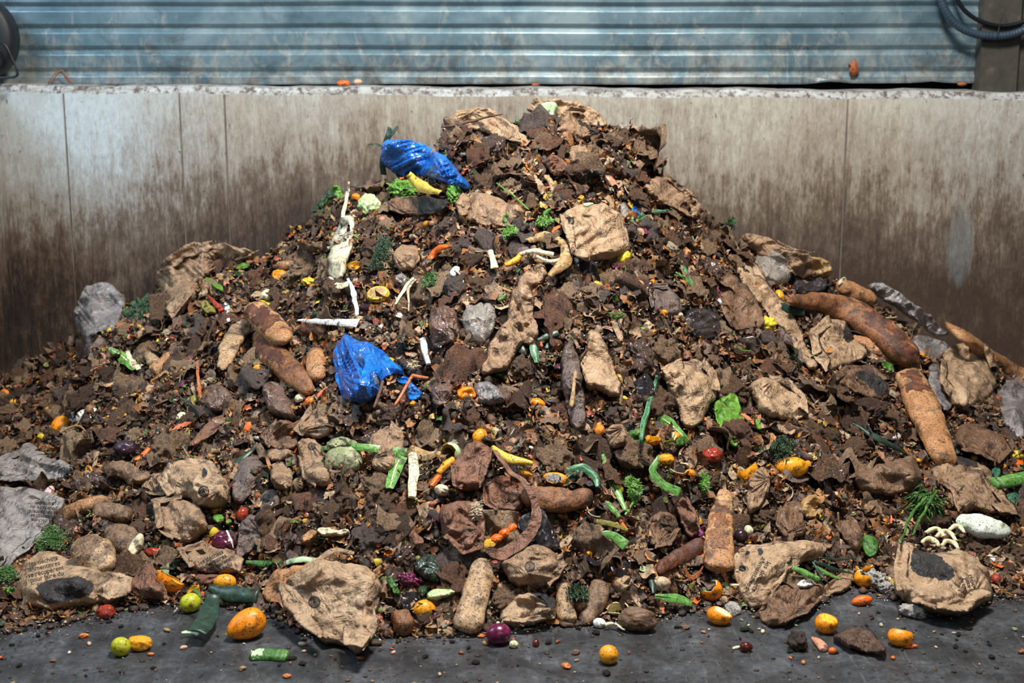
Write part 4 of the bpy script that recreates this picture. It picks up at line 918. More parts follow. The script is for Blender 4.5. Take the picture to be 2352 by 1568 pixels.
bag('small crumpled bag between the brown lumpy bags in mid-heap', [(612,1030),(655,1022),(680,1044),(655,1060),(620,1062)], 'mid', .04)
bag('long brown paper bag behind the green leek, centre left', [(842,1042),(858,990),(900,974),(930,1000),(927,1042),(902,1092),(860,1082)], 'mid', .05, fold=(1.2,.005,22), lm='the long bag behind the green leek')
sheet('smooth brown triangular sheet left of the mid-heap bags', [(428,1030),(462,985),(492,958),(520,950),(508,988),(464,1020)], 'red', puff=.008, lm='the smooth triangular sheet')
bag('greasy brown bag under the lower long loaf', [(602,900),(622,872),(650,882),(672,930),(684,972),(640,962),(612,940)], 'filmbrown', .05, cat='bag')
bag('brown wet bag with white paste left of the long loaves', [(462,900),(490,880),(520,888),(540,912),(528,944),(490,948),(464,930)], 'filmbrown', .05, cat='bag')
bag('grey-purple wet film heap below the brown rag', [(1090,882),(1120,874),(1150,896),(1165,920),(1130,938),(1096,925)], 'filmgrey', .04, name='plastic_film', cat='plastic film')
bag('dark brown wet film pouch right of the lower blue bag', [(992,880),(1030,866),(1046,890),(1036,925),(1005,940),(990,915)], 'filmbrown', .05, name='plastic_film', cat='plastic film')
bag('round dirty tan bun bag near the yellow leaf, right of centre', [(1392,985),(1412,972),(1436,980),(1441,1010),(1425,1034),(1400,1030),(1390,1008)], 'mid', .06, name='paper_ball', cat='paper')
bag('dark green glossy plastic wrap left of the upright baguette', [(950,1290),(985,1268),(1020,1290),(1036,1322),(1000,1340),(960,1328)], 'filmgreen', .05, name='plastic_wrap', cat='plastic film', fold=(-.5,.006,40), lm='the dark green plastic wrap')
bag('brown printed paper in shadow above the dark slanting loaf', [(1476,1216),(1500,1172),(1548,1180),(1562,1215),(1540,1252),(1500,1262)], 'brown', .03, text=[('faire du\nrécupèrent', 1522, 1200, 182, 12)], lm='the shadowed printed paper')
bag('grey film-wrapped lump above the dark slanting loaf', [(1545,1150),(1572,1142),(1596,1180),(1606,1225),(1582,1242),(1560,1200)], 'red', .05, fold=(1.2,.006,24))
bag('long brown leaf-like bag lying right of the open-topped orange peel', [(1716,1182),(1712,1140),(1722,1092),(1748,1070),(1770,1088),(1768,1130),(1748,1165),(1728,1184)], 'mid', .05, fold=(1.4,.004,20), name='husk', cat='husk', lm='the long brown husk')
bag('rotting orange-brown ball of mush above the sideways-printed bag', [(1835,1150),(1862,1135),(1890,1150),(1896,1180),(1872,1198),(1840,1190)], 'dry_peel', .06, name='rotten_fruit', cat='fruit')
bag('crushed brown wet bag around the rotting orange-brown ball', [(1790,1165),(1835,1140),(1850,1190),(1850,1230),(1805,1240),(1780,1210)], 'brown', .05)
sheet('grey-purple wet paper draped over the base of the whole orange on the right', [(1790,1078),(1830,1074),(1868,1088),(1850,1112),(1808,1110)], 'slate')
sheet('tall brown crumpled sheet left of the dark green leaf at right', [(1905,1170),(1935,1175),(1975,1200),(1985,1240),(1970,1285),(1940,1250),(1915,1215)], 'brown', puff=.03, fold=(1.2,.01,26))
# ------------------------------------------------------------------ blue bags
o = bag('shiny bright blue plastic bag draped high on the left of the crest', [(872,372),(880,336),(905,324),(940,320),(1000,340),(1040,364),(1062,400),(1080,430),(1074,440),(1022,425),(962,404),(902,404),(886,386)], 'blue', .075, name='plastic_bag', cat='plastic bag', fold=(-.35,.015,34), n=7000, cr=.0035, crs=.05, gather=3.5, lm='the upper blue bag')
o = bag('bunched bright blue plastic bag with a bottle inside, left of centre', [(764,852),(768,800),(785,775),(800,764),(816,784),(850,784),(892,814),(938,852),(905,862),(880,878),(872,914),(836,932),(800,926),(778,896)], 'blue', .085, name='plastic_bag', cat='plastic bag', fold=(1.15,.014,34), n=7000, cr=.004, crs=.05, gather=2.5, lm='the lower blue bag')
C, nn = path3([(834,800),(850,830),(842,862),(838,885)], 24, .105); s = mpp(845, 840)
V, F = sweep(C, np.full(24, 20*s), np.full(24, .004), nn, 12, curl=.4, noise=.004); h = mk('bag_handle', V, F, M['blue'], parent=o)
ball('crumpled clear bottle showing inside the lower blue bag', 838, 822, 22, 18, 'bottle', ang=40, name='plastic_bottle', cat='bottle', lift=3.6, noise=.12, nfr=3, stem=('bottlegreen', (.9, 0, .2)))
ball('flattened green-capped clear bottle at the bottom of the lower blue bag', 855, 872, 20, 12, 'bottle', ang=-50, name='plastic_bottle', cat='bottle', lift=4.6, noise=.12, nfr=3, stem=('bottlegreen', (.5, .5, .6)))
bag('torn strip of blue plastic right of the lower blue bag', [(928,880),(942,872),(955,885),(968,898),(972,912),(950,924),(932,915),(940,900)], 'blue', .02, name='plastic_scrap', cat='plastic', fold=(.8,.008,40), n=700)
bag('thin blue plastic ribbon stretched above the torn blue strip', [(905,870),(925,862),(945,868),(940,880),(918,884)], 'blue', .012, name='plastic_scrap', cat='plastic', n=300)
bag('tiny bright blue scrap in the opening of the crest bag', [(1070,308),(1082,303),(1098,310),(1094,318),(1078,315)], 'blue', .01, name='plastic_scrap', cat='plastic', n=200)
bag('small blue and white label on a clear cup, right of the round tan bag', [(1448,478),(1462,471),(1474,480),(1468,492),(1452,494)], 'blue', .015, name='plastic_scrap', cat='plastic', n=200)
ball('crushed clear plastic cup right of the round tan bag', 1430, 487, 15, 22, 'film', name='plastic_cup', cat='cup', noise=.08)
bag('crinkled clear film wad on the right flank of the upper heap', [(1556,522),(1572,514),(1592,534),(1590,552),(1572,548)], 'film', .03, name='plastic_film', cat='plastic film', n=500)
bag('small pale blue film twist left of the feathery greens in the middle', [(905,635),(925,627),(940,640),(930,655),(910,650)], 'filmgrey', .03, name='plastic_film', cat='plastic film', n=400)
bag('crinkled white film at the crest skyline right of the black-ended bag', [(1418,290),(1432,282),(1448,292),(1444,304),(1425,300)], 'film', .02, name='plastic_film', cat='plastic film', n=300)
# ------------------------------------------------------------------ bread
loaf('thick brown baguette crossing over another, left of the lower blue bag', [(574,702),(612,738),(655,782)], [52,60,58], 'golden', .75, e=.22, lm='the upper crossed baguette', lift=.085, scar=(.12,.8,'burnt'))
loaf('longer brown baguette lying under the crossed one, pointing at the lower blue bag', [(588,765),(625,812),(672,860),(722,902)], [44,58,56,34], 'brown', .7, e=.2, lm='the lower crossed baguette', scar=(.1,.6,'burnt'))
loaf('pale broken baguette half left of the two crossed baguettes', [(566,738),(530,790),(512,850)], [44,50,30], 'tan', .5, e=.14, lm='the pale broken baguette', noise=.006)
loaf('short stubby roll right of the lower crossed baguette', [(722,806),(732,870)], 48, 'golden', .8, e=.3, name='bread_roll')
loaf('large curved glossy baguette across the right slope', [(1806,692),(1880,695),(1950,716),(2010,752),(2062,796),(2108,838)], [26,48,60,64,64,50], 'brown', .75, e=.12, n=60, lm='the large curved baguette', lift=.05, scar=(.45,.95,'burnt'), wv=.1)
loaf('small crusty heel of bread under the large curved baguette', [(1960,770),(2010,800),(2060,835)], [20,30,20], 'golden', .6)
loaf('heavy square-ended baguette pointing down, right side', [(2084,852),(2118,930),(2172,1060)], [64,82,58], 'golden', .62, e=.05, n=50, lm='the heavy right baguette', lift=.05, flat=True, scar=(.05,.45,'burnt'))
loaf('thin baguette along the right skyline beside the wall', [(2172,742),(2230,784),(2290,832),(2366,880)], [18,34,48,54], 'golden', .7, e=.1, lm='the thin skyline baguette', lift=.04)
loaf('broken bread end with white crumb on the right shoulder', [(1922,652),(1965,672),(2012,694)], [36,46,40], 'golden', .8, e=.2, lm='the broken bread on the right shoulder')
part_of(bag('torn white crumb on the broken bread of the right shoulder', [(1918,655),(1935,640),(1945,648),(1936,664),(1922,668)], 'crumb', .03, name='bread_crumb_lump', cat='bread', n=300, lift=.05), T_('bread_loaf'), 'crumb_face', 'torn white crumb')
loaf('upright rectangular golden crust slab, right of centre near the bottom', [(1664,1128),(1654,1210),(1650,1306)], [34,60,64], 'golden', .4, n=50, flat=True, lm='the golden crust slab', lift=.06, sq=3.2, scar=(.1,.85,'brown'))
loaf('dark scorched loaf slanting up to the golden crust slab', [(1508,1312),(1560,1282),(1618,1248)], [24,46,42], 'burnt', .7, e=.14, lm='the dark slanting loaf')
loaf('mouldy brown baguette end behind the curved bag rim', [(1200,1140),(1280,1148),(1366,1146)], [52,58,44], 'brown', .8, e=.14, lm='the mouldy baguette in the centre', noise=.007, lift=.03)
loaf('long pale baguette standing upright at bottom centre', [(1112,1284),(1092,1370),(1068,1452)], [54,66,62], 'tan', .6, e=.16, n=50, lm='the long upright baguette', lift=.05, noise=.004)
loaf('oval pale bread roll at lower left above the printed corner bag', [(182,1244),(216,1272),(250,1304)], [70,84,76], 'tan', .7, e=.38, name='bread_roll', lm='the oval roll at lower left', lift=.06, scar=(.15,.7,'grimy'))
loaf('dirty broken loaf with white crumb right of the oval roll', [(252,1216),(285,1240),(318,1262)], [46,70,60], 'grimy', .7, e=.25, lm='the dirty broken loaf')
part_of(bag('white mouldy crumb face on the dirty broken loaf right of the oval roll', [(292,1268),(318,1232),(336,1238),(326,1272),(302,1288)], 'crumb', .02, name='bread_crumb_lump', cat='bread', n=500, lift=.075), T_('bread_loaf'), 'crumb_face', 'white mouldy crumb')
loaf('pale pinched baguette end above the oval roll', [(146,1184),(190,1166),(246,1146)], [34,38,30], 'golden', .85, e=.12, lm='the pinched baguette end')
loaf('short dirty baguette right of the pinched baguette end', [(212,1176),(255,1176),(302,1184)], [36,42,38], 'grimy', .85, e=.16)
loaf('mouldy brown bread lump beside the printed paper neck at left', [(246,1072),(290,1082),(340,1104)], [36,48,40], 'grimy', .7, e=.2, noise=.012, lm='the mouldy lump at left')
loaf('cracked orange crust slab left of the big ring-emblem bag', [(608,1376),(650,1332),(724,1302)], [44,60,36], 'golden', .4, e=.12, lm='the cracked crust slab', noise=.008)
loaf('pale dirty baguette end standing right of the grey-cornered bag', [(1292,1338),(1298,1390),(1306,1432)], [36,40,46], 'tan', .85, e=.14, lm='the pale standing baguette end')
loaf('brown crumbly bread under the dill sprig at bottom centre', [(1382,1335),(1368,1380),(1340,1436)], [40,48,36], 'grimy', .8, e=.14)
loaf('small tan bread nub below the dill sprig', [(1328,1380),(1340,1402)], 28, 'golden', .9, e=.4, name='bread_roll')
loaf('brown broken crust at bottom right of centre, left of the green blade', [(1424,1330),(1448,1358)], 44, 'tan', .7, e=.35, noise=.01)
loaf('speckled brown potato-shaped bun left of the upright baguette', [(912,1402),(934,1452)], 46, 'brown', .9, e=.35, name='bread_roll')
loaf('light crust curl over the left shoulder greens', [(628,610),(688,608)], 20, 'golden', .8, e=.3, name='bread_crust')
loaf('pair of bread halves, orange side down, left of the pale broken baguette', [(336,810),(368,850)], [24,34], 'tan', .7, e=.25)
loaf('orange-brown bread half leaning on the pale bread half at left', [(350,858),(400,812)], [40,26], 'golden', .7, e=.2)
loaf('dark red-brown sausage-like crust right of the crossed baguettes', [(688,752),(750,762)], 26, 'burnt', .85, e=.3, name='bread_crust')
loaf('grainy brown crust with white crumbs below the greasy bag', [(926,524),(965,522),(1008,508)], [14,20,18], 'brown', .5, name='bread_crust', noise=.006)
bag('white torn bread crumb piece in the lower middle', [(725,1215),(748,1208),(770,1218),(800,1214),(806,1228),(770,1236),(735,1232)], 'crumb', .03, name='bread_crumb_lump', cat='bread', n=500, cr=.01, crs=.02)
bag('orange-brown crust fragment left of the white crumb in the lower middle', [(690,1235),(715,1216),(735,1222),(720,1245),(698,1252)], 'golden', .03, name='bread_crust', cat='bread', n=300)
bag('white bread crumb cube left of the purplish wet bag', [(995,1120),(1012,1110),(1034,1120),(1028,1140),(1004,1140)], 'crumb', .03, name='bread_crumb_lump', cat='bread', n=300)
loaf('thin twisted tan crust stick upper right of the brown rag', [(1218,395),(1240,425),(1258,460)], [12,16,14], 'tan', .8, name='bread_crust')
loaf('second thin crust stick beside the twisted one near the crest', [(1250,402),(1266,422),(1272,446)], [10,14,10], 'tan', .8, name='bread_crust')
# ------------------------------------------------------------------ citrus and other fruit
ball('whole orange on the far left slope beside the white tissue', 139, 979, 26, 21, 'orange_rind', 65, stem=('olive', (.95,0,.2)), lm='the whole orange on the left slope')
ball('flat yellow lemon peel below the whole orange on the left slope', 102, 1003, 18, 10, 'yellow_rind', 10, name='lemon', thick=10)
cup('large hollowed orange half standing open, lower left', 394, 1328, 33, 'orange_rind', 'flesh', (.55,.75,.35), name='orange', cat='fruit', lm='the hollow orange', depth=1.05, rag=.05, lift=1.7)
cup('second hollow orange half tipped beside the lemon', 430, 1352, 28, 'orange_rind', 'flesh', (-.6,.45,.65), name='orange', cat='fruit', depth=.8, rag=.1, ry=20, lift=1.8)
ball('half orange dome on the dark leek, lower left', 517, 1337, 26, 19, 'mandarin', 0, lm='the orange on the dark leek', lift=1.6)
ball('yellow-green lemon under the second hollow orange', 437, 1384, 25, 22, 'lime_rind', 20, name='lemon', stem=('leaf_green', (.1,.85,.5)), lm='the yellow-green lemon', lift=.9)
part_of(leaf('curled green stem leaf on top of the yellow-green lemon', [(446,1352),(456,1362),(466,1378)], 9, 'leaf_green', lift=.06), T_('lemon'), 'stem_leaf', 'green stem leaf')
ball('dirty lime on the open floor at bottom left', 277, 1485, 23, 22, 'lime_rind', 0, name='lime', stem=('soil', (-.5,-.4,.7)), lm='the dirty lime on the floor')
ball('crushed mandarin touching the lime on the floor', 323, 1475, 28, 19, 'mandarin', -8, noise=.14, dent=.5, name='mandarin', lm='the crushed mandarin')
ball('big pointed orange mango on the floor, bottom left', 565, 1435, 46, 33, 'orange_rind', 25, name='mango', noise=.02, taper=-.22, stem=('olive', (-1,0,0)), lm='the big pointed mango')
ball('whole mandarin left of the long upright baguette', 975, 1399, 26, 22, 'mandarin', 0, name='mandarin', stem=('olive', (.2,.8,.5)), lm='the mandarin left of the upright baguette')
ball('round dull mandarin alone on the floor, bottom centre', 1398, 1503, 22, 22, 'mandarin', 0, name='mandarin', noise=.015, stem=('olive', (0,.9,.3)), lm='the lone mandarin on the floor')
ball('squeezed orange half with pale pulp on the floor edge', 1652, 1413, 29, 22, 'orange_rind', -10, cut=((.35,.5,.6),.55,'pith'), lm='the squeezed orange half')
ball('cut orange with a yellow face at the bottom right', 1898, 1431, 26, 24, 'orange_rind', 0, cut=((.25,.45,.75),.6,'flesh'), lm='the yellow-faced cut orange')
ball('orange with a dirty cut top alone on the floor at bottom right', 2068, 1462, 29, 23, 'orange_rind', 0, cut=((.1,.85,.35),.6,'pith'), lm='the orange with the dirty cut top')
ball('flattened orange peel scrap under the orange with the dirty cut top', 2092, 1484, 16, 5, 'deep_orange', 15, name='orange_peel', cat='peel', thick=4)
ball('big clean orange half buried in wet paper, right of centre', 1818, 1072, 39, 24, 'mandarin', -4, noise=.015, lm='the buried orange on the right')
cup('folded orange peel with open top beside the long brown husk', 1716, 1080, 26, 'orange_rind', 'pith', (-.2,.9,.3), ry=32, depth=1.2, lift=.8, lm='the folded orange peel')
ball('rounded orange peel knob above the blue-green leek, right of centre', 1530, 1054, 20, 14, 'mandarin', 0, name='orange_peel', cat='peel', noise=.1)
cup('crushed peel with pale pith right of the orange knob', 1562, 1078, 24, 'mandarin', 'pith', (.1,.3,.9), rag=.35, ry=16)
ball('orange peel end with white pith above the leek tangle', 1546, 1003, 18, 12, 'orange_rind', 10, name='orange_peel', cat='peel', cut=((-.7,.2,.5),.2,'pith'))
cup('ring of orange peel left of the pithy peel end', 1500, 1010, 20, 'orange_rind', 'flesh', (.2,.6,.7), ry=13, rag=.3)
ball('crushed orange with black specks below the brown rag', 1070, 905, 21, 15, 'orange_rind', 0, noise=.2, dent=.6, lm='the crushed orange below the brown rag')
ball('small dirty orange with stem right of the crushed one', 1234, 926, 19, 12, 'orange_rind', -15, noise=.08, stem=('cream', (-.2,.9,.4)))
ball('orange tip poking up above the purplish wet bag', 1102, 1003, 20, 17, 'mandarin', 60, noise=.04)
ball('orange with blackened dent on the left shoulder', 648, 634, 26, 14, 'orange_rind', -10, noise=.12, dent=.5, lm='the dented orange on the left shoulder')
ball('orange-yellow pulp lump left of the white leek sheet', 712, 648, 22, 10, 'flesh', 0, name='citrus_pulp', cat='pulp', noise=.25, nfr=3)
cup('squashed orange ring with pulp right of the white leek sheet', 822, 608, 26, 'orange_rind', 'flesh', (0,.5,.8), ry=17, depth=.9, rag=.25, lm='the squashed orange ring')
ball('yellow pepper-like peel scrap on the right slope', 1767, 746, 17, 18, 'yellow_rind', 0, name='pepper_piece', cat='vegetable', noise=.3, nfr=2.4)
ball('orange edge peeking from under the long tan sheet', 1789, 681, 12, 17, 'mandarin', 0)
for i, (x, y, rx, ry, a) in enumerate([(1140,1238,17,12,20),(1158,1226,16,12,40),(1176,1214,14,10,50)]):
    ball(['lowest','middle','upper'][i]+' of the three crushed bright orange tomato pieces inside the bag rim', x, y, rx, ry, 'deep_orange', a, name='tomato_piece', cat='tomato', noise=.15, lift=2.6)
ball('yellow lemon slice below the crushed tomato pieces in the bag rim', 1121, 1249, 20, 11, 'yellow_rind', 10, name='lemon', lift=2.4, cut=((.1,-.2,.9),.4,'flesh'), thick=12)
leaf('orange peel strip down the left side of the purplish wet bag', [(1044,1052),(1022,1068),(1005,1085)], [16,20,14], 'mandarin', name='orange_peel', cat='peel', curl=-.5, cut=True, lift=.04, n=14)
leaf('dark orange peel strip below the bright one left of the purplish bag', [(1012,1082),(1000,1100),(990,1116)], [10,16,10], 'deep_orange', name='orange_peel', cat='peel', curl=-.5, cut=True, lift=.03, n=14)
ball('rotten orange with grey mould above the mouldy baguette', 1278, 1100, 30, 15, 'orange_rind', -12, noise=.12, cut=((-.3,-.1,.9),.55,'mould'))
ball('bright orange rind piece right of the purplish wet bag', 1208, 1086, 16, 8, 'mandarin', -20, name='orange_peel', cat='peel')
cup('ragged orange half with white pith under the golden crust slab', 1632, 1354, 28, 'orange_rind', 'pith', (-.6,.6,.5), ry=26, rag=.35, lm='the ragged orange half', lift=.7)
ball('red-orange tomato on the left of the down-pointing sheet', 556, 1180, 17, 13, 'tomato', 65, name='tomato', cat='tomato', lm='the tomato left of the grey sheets')
ball('white torn pith scrap below the tomato', 560, 1202, 14, 5, 'white', 40, name='white_scrap', cat='scrap', noise=.2)
ball('small orange at the far right edge under the dark plastic', 2335, 1046, 17, 12, 'yellow_rind', 0, name='orange')
ball('rusty orange half under the small orange at the far right edge', 2335, 1066, 18, 11, 'deep_orange', 0)
cup('curled orange peel cup at bottom right beside the cauliflower', 1985, 1305, 22, 'orange_rind', 'pith', (.1,.8,.5), rag=.4, ry=18, lm='the curled peel cup')
cup('lower orange peel cup touching the cauliflower', 1985, 1328, 24, 'orange_rind', 'pith', (.6,.6,.5), rag=.4, ry=20)
ball('orange carrot end with broken face on the floor edge, bottom right', 1980, 1379, 24, 12, 'deep_orange', 18, name='carrot', cat='carrot', stem=('soil', (1,0,0)), lm='the carrot end on the floor edge')
ball('red and yellow apple below the lower crossed baguette', 712, 922, 13, 12, 'apple_red', 30, name='apple', stem=('twig', (.2,.9,.3)))
ball('pale fuzzy peach stone left of the red and yellow apple', 690, 915, 13, 12, 'cream', 0, name='peach_stone', noise=.1, nfr=5)
ball('yellow lemon under the round tan bag', 1432, 592, 20, 14, 'yellow_rind', 40, name='lemon', lm='the lemon under the round tan bag')
ball('pink shallot on the large pale grey sack', 113, 1132, 18, 12, 'pink', 80, name='shallot', cat='onion', taper=.15, lift=1.6, stem=('cream', (-1,0,0)))
ball('cracked red tomato in a dark hollow, right of centre', 1634, 1046, 27, 17, 'tomato', 0, name='tomato', cat='tomato', noise=.12, nfr=2.5, lm='the cracked red tomato')
ball('shiny dark chestnut on the floor right of centre', 1714, 1485, 15, 12, 'chestnut', 0, name='chestnut', cat='chestnut', taper=.1)
ball('white onion skin scrap left of the shiny chestnut', 1692, 1487, 10, 4, 'cream', 20, name='onion_skin', cat='scrap', noise=.2)
ball('small brown date stone on the floor, bottom centre', 1231, 1476, 8, 11, 'chestnut', 0, name='date_stone', cat='seed')
ball('black plum right of the golden crust slab', 1702, 1230, 17, 15, 'plum', 0, name='plum', stem=('twig', (0,.9,.3)), lift=1.2)
ball('cream garlic bulb right of the black plum', 1720, 1218, 11, 12, 'cream', 0, name='garlic', cat='garlic', lift=1.0, taper=.2)
ball('glossy red onion on the floor right of the upright baguette', 1145, 1456, 29, 25, 'onion_purple', 10, name='red_onion', cat='onion', lm='the red onion on the floor', stem=('cream', (.1,.9,.5)))
ball('white garlic stub right of the red onion', 1180, 1479, 10, 9, 'cream', 0, name='garlic', cat='garlic', noise=.1)
ball('purple shredded cabbage wad right of the big ring-emblem bag', 938, 1333, 27, 17, 'onion_purple', -20, name='red_cabbage', cat='cabbage', noise=.3, nfr=3.5, sub=I4, lm='the purple cabbage wad')
ball('black-purple beetroot on the left slope', 288, 1030, 26, 20, 'beet', 0, name='beetroot', cat='beetroot', noise=.1, nfr=2.5, lift=.8, lm='the beetroot', stem=('mush', (0,-.5,.8)))
ball('dark radicchio wedge below the small lettuce, lower left of centre', 515, 1243, 28, 24, 'radicchio', -25, name='radicchio', cat='radicchio', noise=.14, nfr=2, lm='the radicchio', sub=I4, thick=16)
part_of(leaf('white rib of the radicchio wedge', [(520,1218),(532,1240),(538,1262)], 5, 'white', name='radicchio_rib', cat='radicchio', lift=.06), T_('radicchio'), 'leaf_rib', 'white rib')
ball('black avocado skin right of the white leek, upper left', 850, 708, 30, 10, 'plum', 0, name='avocado_skin', cat='peel', thick=10)
ball('dark green avocado skin behind the white leek', 742, 722, 26, 9, 'leaf_dark', 0, name='avocado_skin', cat='peel', thick=8)
ball('blackish potato with cracks on the floor edge, bottom right of centre', 1464, 1422, 42, 28, 'potato', -5, name='potato', cat='vegetable', noise=.12, nfr=2.4, sub=I4, lm='the black cracked potato')
ball('white leek stub right of the pale standing baguette end', 1377, 1431, 15, 12, 'white', -10, name='leek_stub', cat='leek', thick=11)
leaf('thin pale root trailing right of the white leek stub', [(1390,1434),(1410,1432),(1435,1446)], [8,6,3], 'cream', name='root', cat='root', thk=.006, curl=0)
cup('yellow-rimmed lemon half shell above the black potato', 1420, 1398, 26, 'yellow_rind', 'pith', (-.3,.3,.9), rag=.35, ry=16, lm='the lemon shell above the potato')
ball('round tan mushroom right of the green-black leaf at bottom', 1517, 1340, 23, 17, 'mush', 0, name='mushroom', cat='mushroom', noise=.08)
ball('pale soft apricot behind the grimy bread at bottom left', 350, 1268, 20, 11, 'tomato', 0, name='tomato', cat='tomato', noise=.12)
ball('reddish squashed tomato on the floor edge at lower left', 243, 1405, 22, 16, 'tomato', 0, name='tomato', cat='tomato', noise=.12, nfr=2.5, stem=('cream', (.2,.1,.95)), lm='the squashed tomato at lower left')
ball('yellow potato at the left of the greasy bag in the middle left', 445, 922, 18, 14, 'olive', 0, name='potato', cat='vegetable')
ball('cream potato half right of the smooth triangular sheet', 418, 962, 14, 17, 'cream', 0, name='potato', cat='vegetable')
ball('round brown nut cluster in the brown pulp, left shoulder', 696, 573, 14, 15, 'mush', 0, name='onion', cat='onion', noise=.08)
ball('yellow stuffed dumpling on the yellow peel, left shoulder', 618, 678, 20, 15, 'cream', 10, name='dumpling', cat='food', noise=.1)
leaf('yellow lemon rind under the dumpling on the left shoulder', [(596,692),(620,700),(642,708)], 16, 'yellow_rind', name='lemon_peel', cat='peel', cut=True, curl=-.5)
ball('dusty yellow potato with brown crust right of the squashed orange ring', 868, 676, 26, 19, 'banana', 10, name='potato', cat='vegetable', noise=.1, cut=((0,.1,1),.5,'dry_peel'))
ball('small purple radish stub with a white end on the right', 1646, 671, 15, 8, 'purple_leaf', -72, name='radish', cat='radish', thick=8, lift=1.4)
part_of(ball('white end of the small purple radish stub', 1650, 694, 10, 8, 'white', -72, name='radish', cat='radish', thick=8, lift=1.2), T_('radish'), 'root_end', 'white end')
cup('green-topped yellow peel ring left of the purplish bag', 1034, 1038, 24, 'pale_green', 'banana', (-.5,-.3,.8), rag=.25, ry=22, lm='the green-topped peel ring')
ball('white round pearl onion right of the tall green blade', 1464, 1067, 10, 9, 'pale_green', 0, name='pearl_onion', cat='onion')
ball('walnut right of the pearl onion', 1508, 1117, 10, 12, 'salmon', 0, name='walnut', cat='nut', noise=.18, nfr=4)
I5 = ico(5)
# ------------------------------------------------------------------ leeks, leaves, greens
leaf('long green leek leaf lying flat right of the cabbage heart', [(738,1030),(800,1026),(870,1030),(936,1038)], [12,18,20,20], 'leek_green', cut=True, lm='the long flat leek leaf', lift=.05)
leaf('yellow-striped green leek leaf hanging from the end of the flat one', [(922,1046),(906,1080),(896,1120)], [30,30,18], 'leek_green', vein='cream', lift=.04, lm='the hanging striped leek leaf')
leaf('dry cream leek stalk hanging right of the striped leek leaf', [(948,1042),(950,1090),(946,1142)], [22,26,18], 'cream', cut=True, thk=.012, lift=.04, lm='the dry cream leek stalk')
leaf('brown withered leaf folding right from the cream leek stalk', [(940,1030),(975,1045),(1010,1040)], [24,26,10], 'dry_peel', name='withered_leaf')
leaf('tall narrow blue-green leek blade right of the bag spilling mush', [(1508,862),(1496,915),(1478,975),(1470,1028)], [6,13,14,6], 'leek_blue', curl=-.5, lm='the tall blue-green blade', lift=.06)
leaf('wide faded green leek leaf below the bag spilling mush', [(1512,955),(1540,975),(1580,1012)], [22,30,12], 'leek_green', vein='cream')
leaf('long pointed green leek leaf in the lower middle, right of the mouldy baguette', [(1384,1044),(1404,1096),(1436,1172)], [8,26,10], 'leek_green', vein='cream', lm='the pointed leek leaf')
leaf('bent blue-green leek leaf above the right end of the mouldy baguette', [(1304,1078),(1336,1072),(1362,1092),(1374,1118)], [10,18,18,8], 'leek_blue', lift=.05)
leaf('dark green folded leek leaf under the bent blue-green one', [(1298,1112),(1315,1095),(1330,1080)], [20,20,10], 'leek_dark')
leaf('curved blue-green leek leaf under the orange knob, right of centre', [(1512,1050),(1498,1080),(1520,1110),(1562,1130)], [10,18,24,22], 'leek_green', cut=True, lift=.05, lm='the curved leek leaf')
leaf('short bright green leek strip right of the dark wilted leek', [(1392,1155),(1422,1188)], 16, 'leek_green', cut=True)
leaf('wilted leek stalk, green and yellow, lying under the short strip', [(1370,1195),(1410,1205),(1444,1216)], 14, 'olive', cut=True)
leaf('broad green leek leaf scrap at the end of the wilted stalk', [(1372,1225),(1405,1228),(1438,1252)], [16,20,28], 'leek_green', cut=True)
leaf('thin green scallion crossing the bright fennel frond', [(1436,1182),(1455,1152),(1476,1122)], 6, 'leek_green', name='scallion', cat='onion', cut=True)
leaf('long dark green blade on the right slope, left of the heavy right baguette', [(1958,970),(2010,1000),(2082,1040)], [5,18,10], 'leek_dark', curl=-.4, lm='the dark blade on the right slope')
leaf('green leek strip pointing down above the purple radish', [(1566,612),(1578,630),(1594,655)], [16,18,10], 'leek_blue')
leaf('pale green stalk beside the leek strip above the radish', [(1553,625),(1572,640),(1592,658)], [4,8,5], 'leek_green')
leaf('thin arched green leaf, right of the round tan bag, upper one', [(1450,506),(1490,488),(1555,482)], [5,10,7], 'leek_blue')
leaf('thin arched green leaf, right of the round tan bag, lower one', [(1450,508),(1495,498),(1528,512)], [7,11,5], 'leek_blue')
leaf('dark green leek stub beside the large curved baguette', [(1793,702),(1820,712),(1846,716)], [18,24,20], 'leek_dark', cut=True, thk=.014, lm='the dark leek stub')
leaf('light green corn-husk leaf at the left above the dirt', [(250,800),(285,822),(308,848)], [10,30,10], 'leek_green', vein='cream', lm='the pale husk leaf')
leaf('speckled cream husk leaf crossing the light green one', [(292,806),(302,828),(320,846)], [6,18,10], 'cream')
leaf('turquoise leek stub hanging below the brown rag, front one', [(1224,792),(1232,832)], 18, 'leek_blue', cut=True, lift=.05)
leaf('dark green leek leaf left of the turquoise stub', [(1190,795),(1205,808)], 20, 'leek_dark', cut=True)
leaf('dark green leek leaf stretched right of the turquoise stub', [(1236,782),(1260,770),(1284,762)], [10,16,14], 'leek_dark')
leaf('short green leek tube left of the tumbling pepper stalk', [(1144,690),(1164,676)], 12, 'leaf_green', cut=True, thk=.01)
leaf('short bright green stalk left of the round tan bag', [(1248,492),(1266,480)], 12, 'leaf_green', cut=True, thk=.01)
leaf('pale green celery bit on top of the round tan bag', [(1342,472),(1362,468)], 10, 'pale_green', name='celery_piece', cat='celery', cut=True, thk=.01, lift=.12)
leaf('dark green courgette strip on the crest below the pale cube', [(1184,276),(1215,284),(1260,288)], [12,16,14], 'leaf_green', name='courgette_strip', cat='courgette', thk=.014, cut=True, lm='the green strip on the crest')
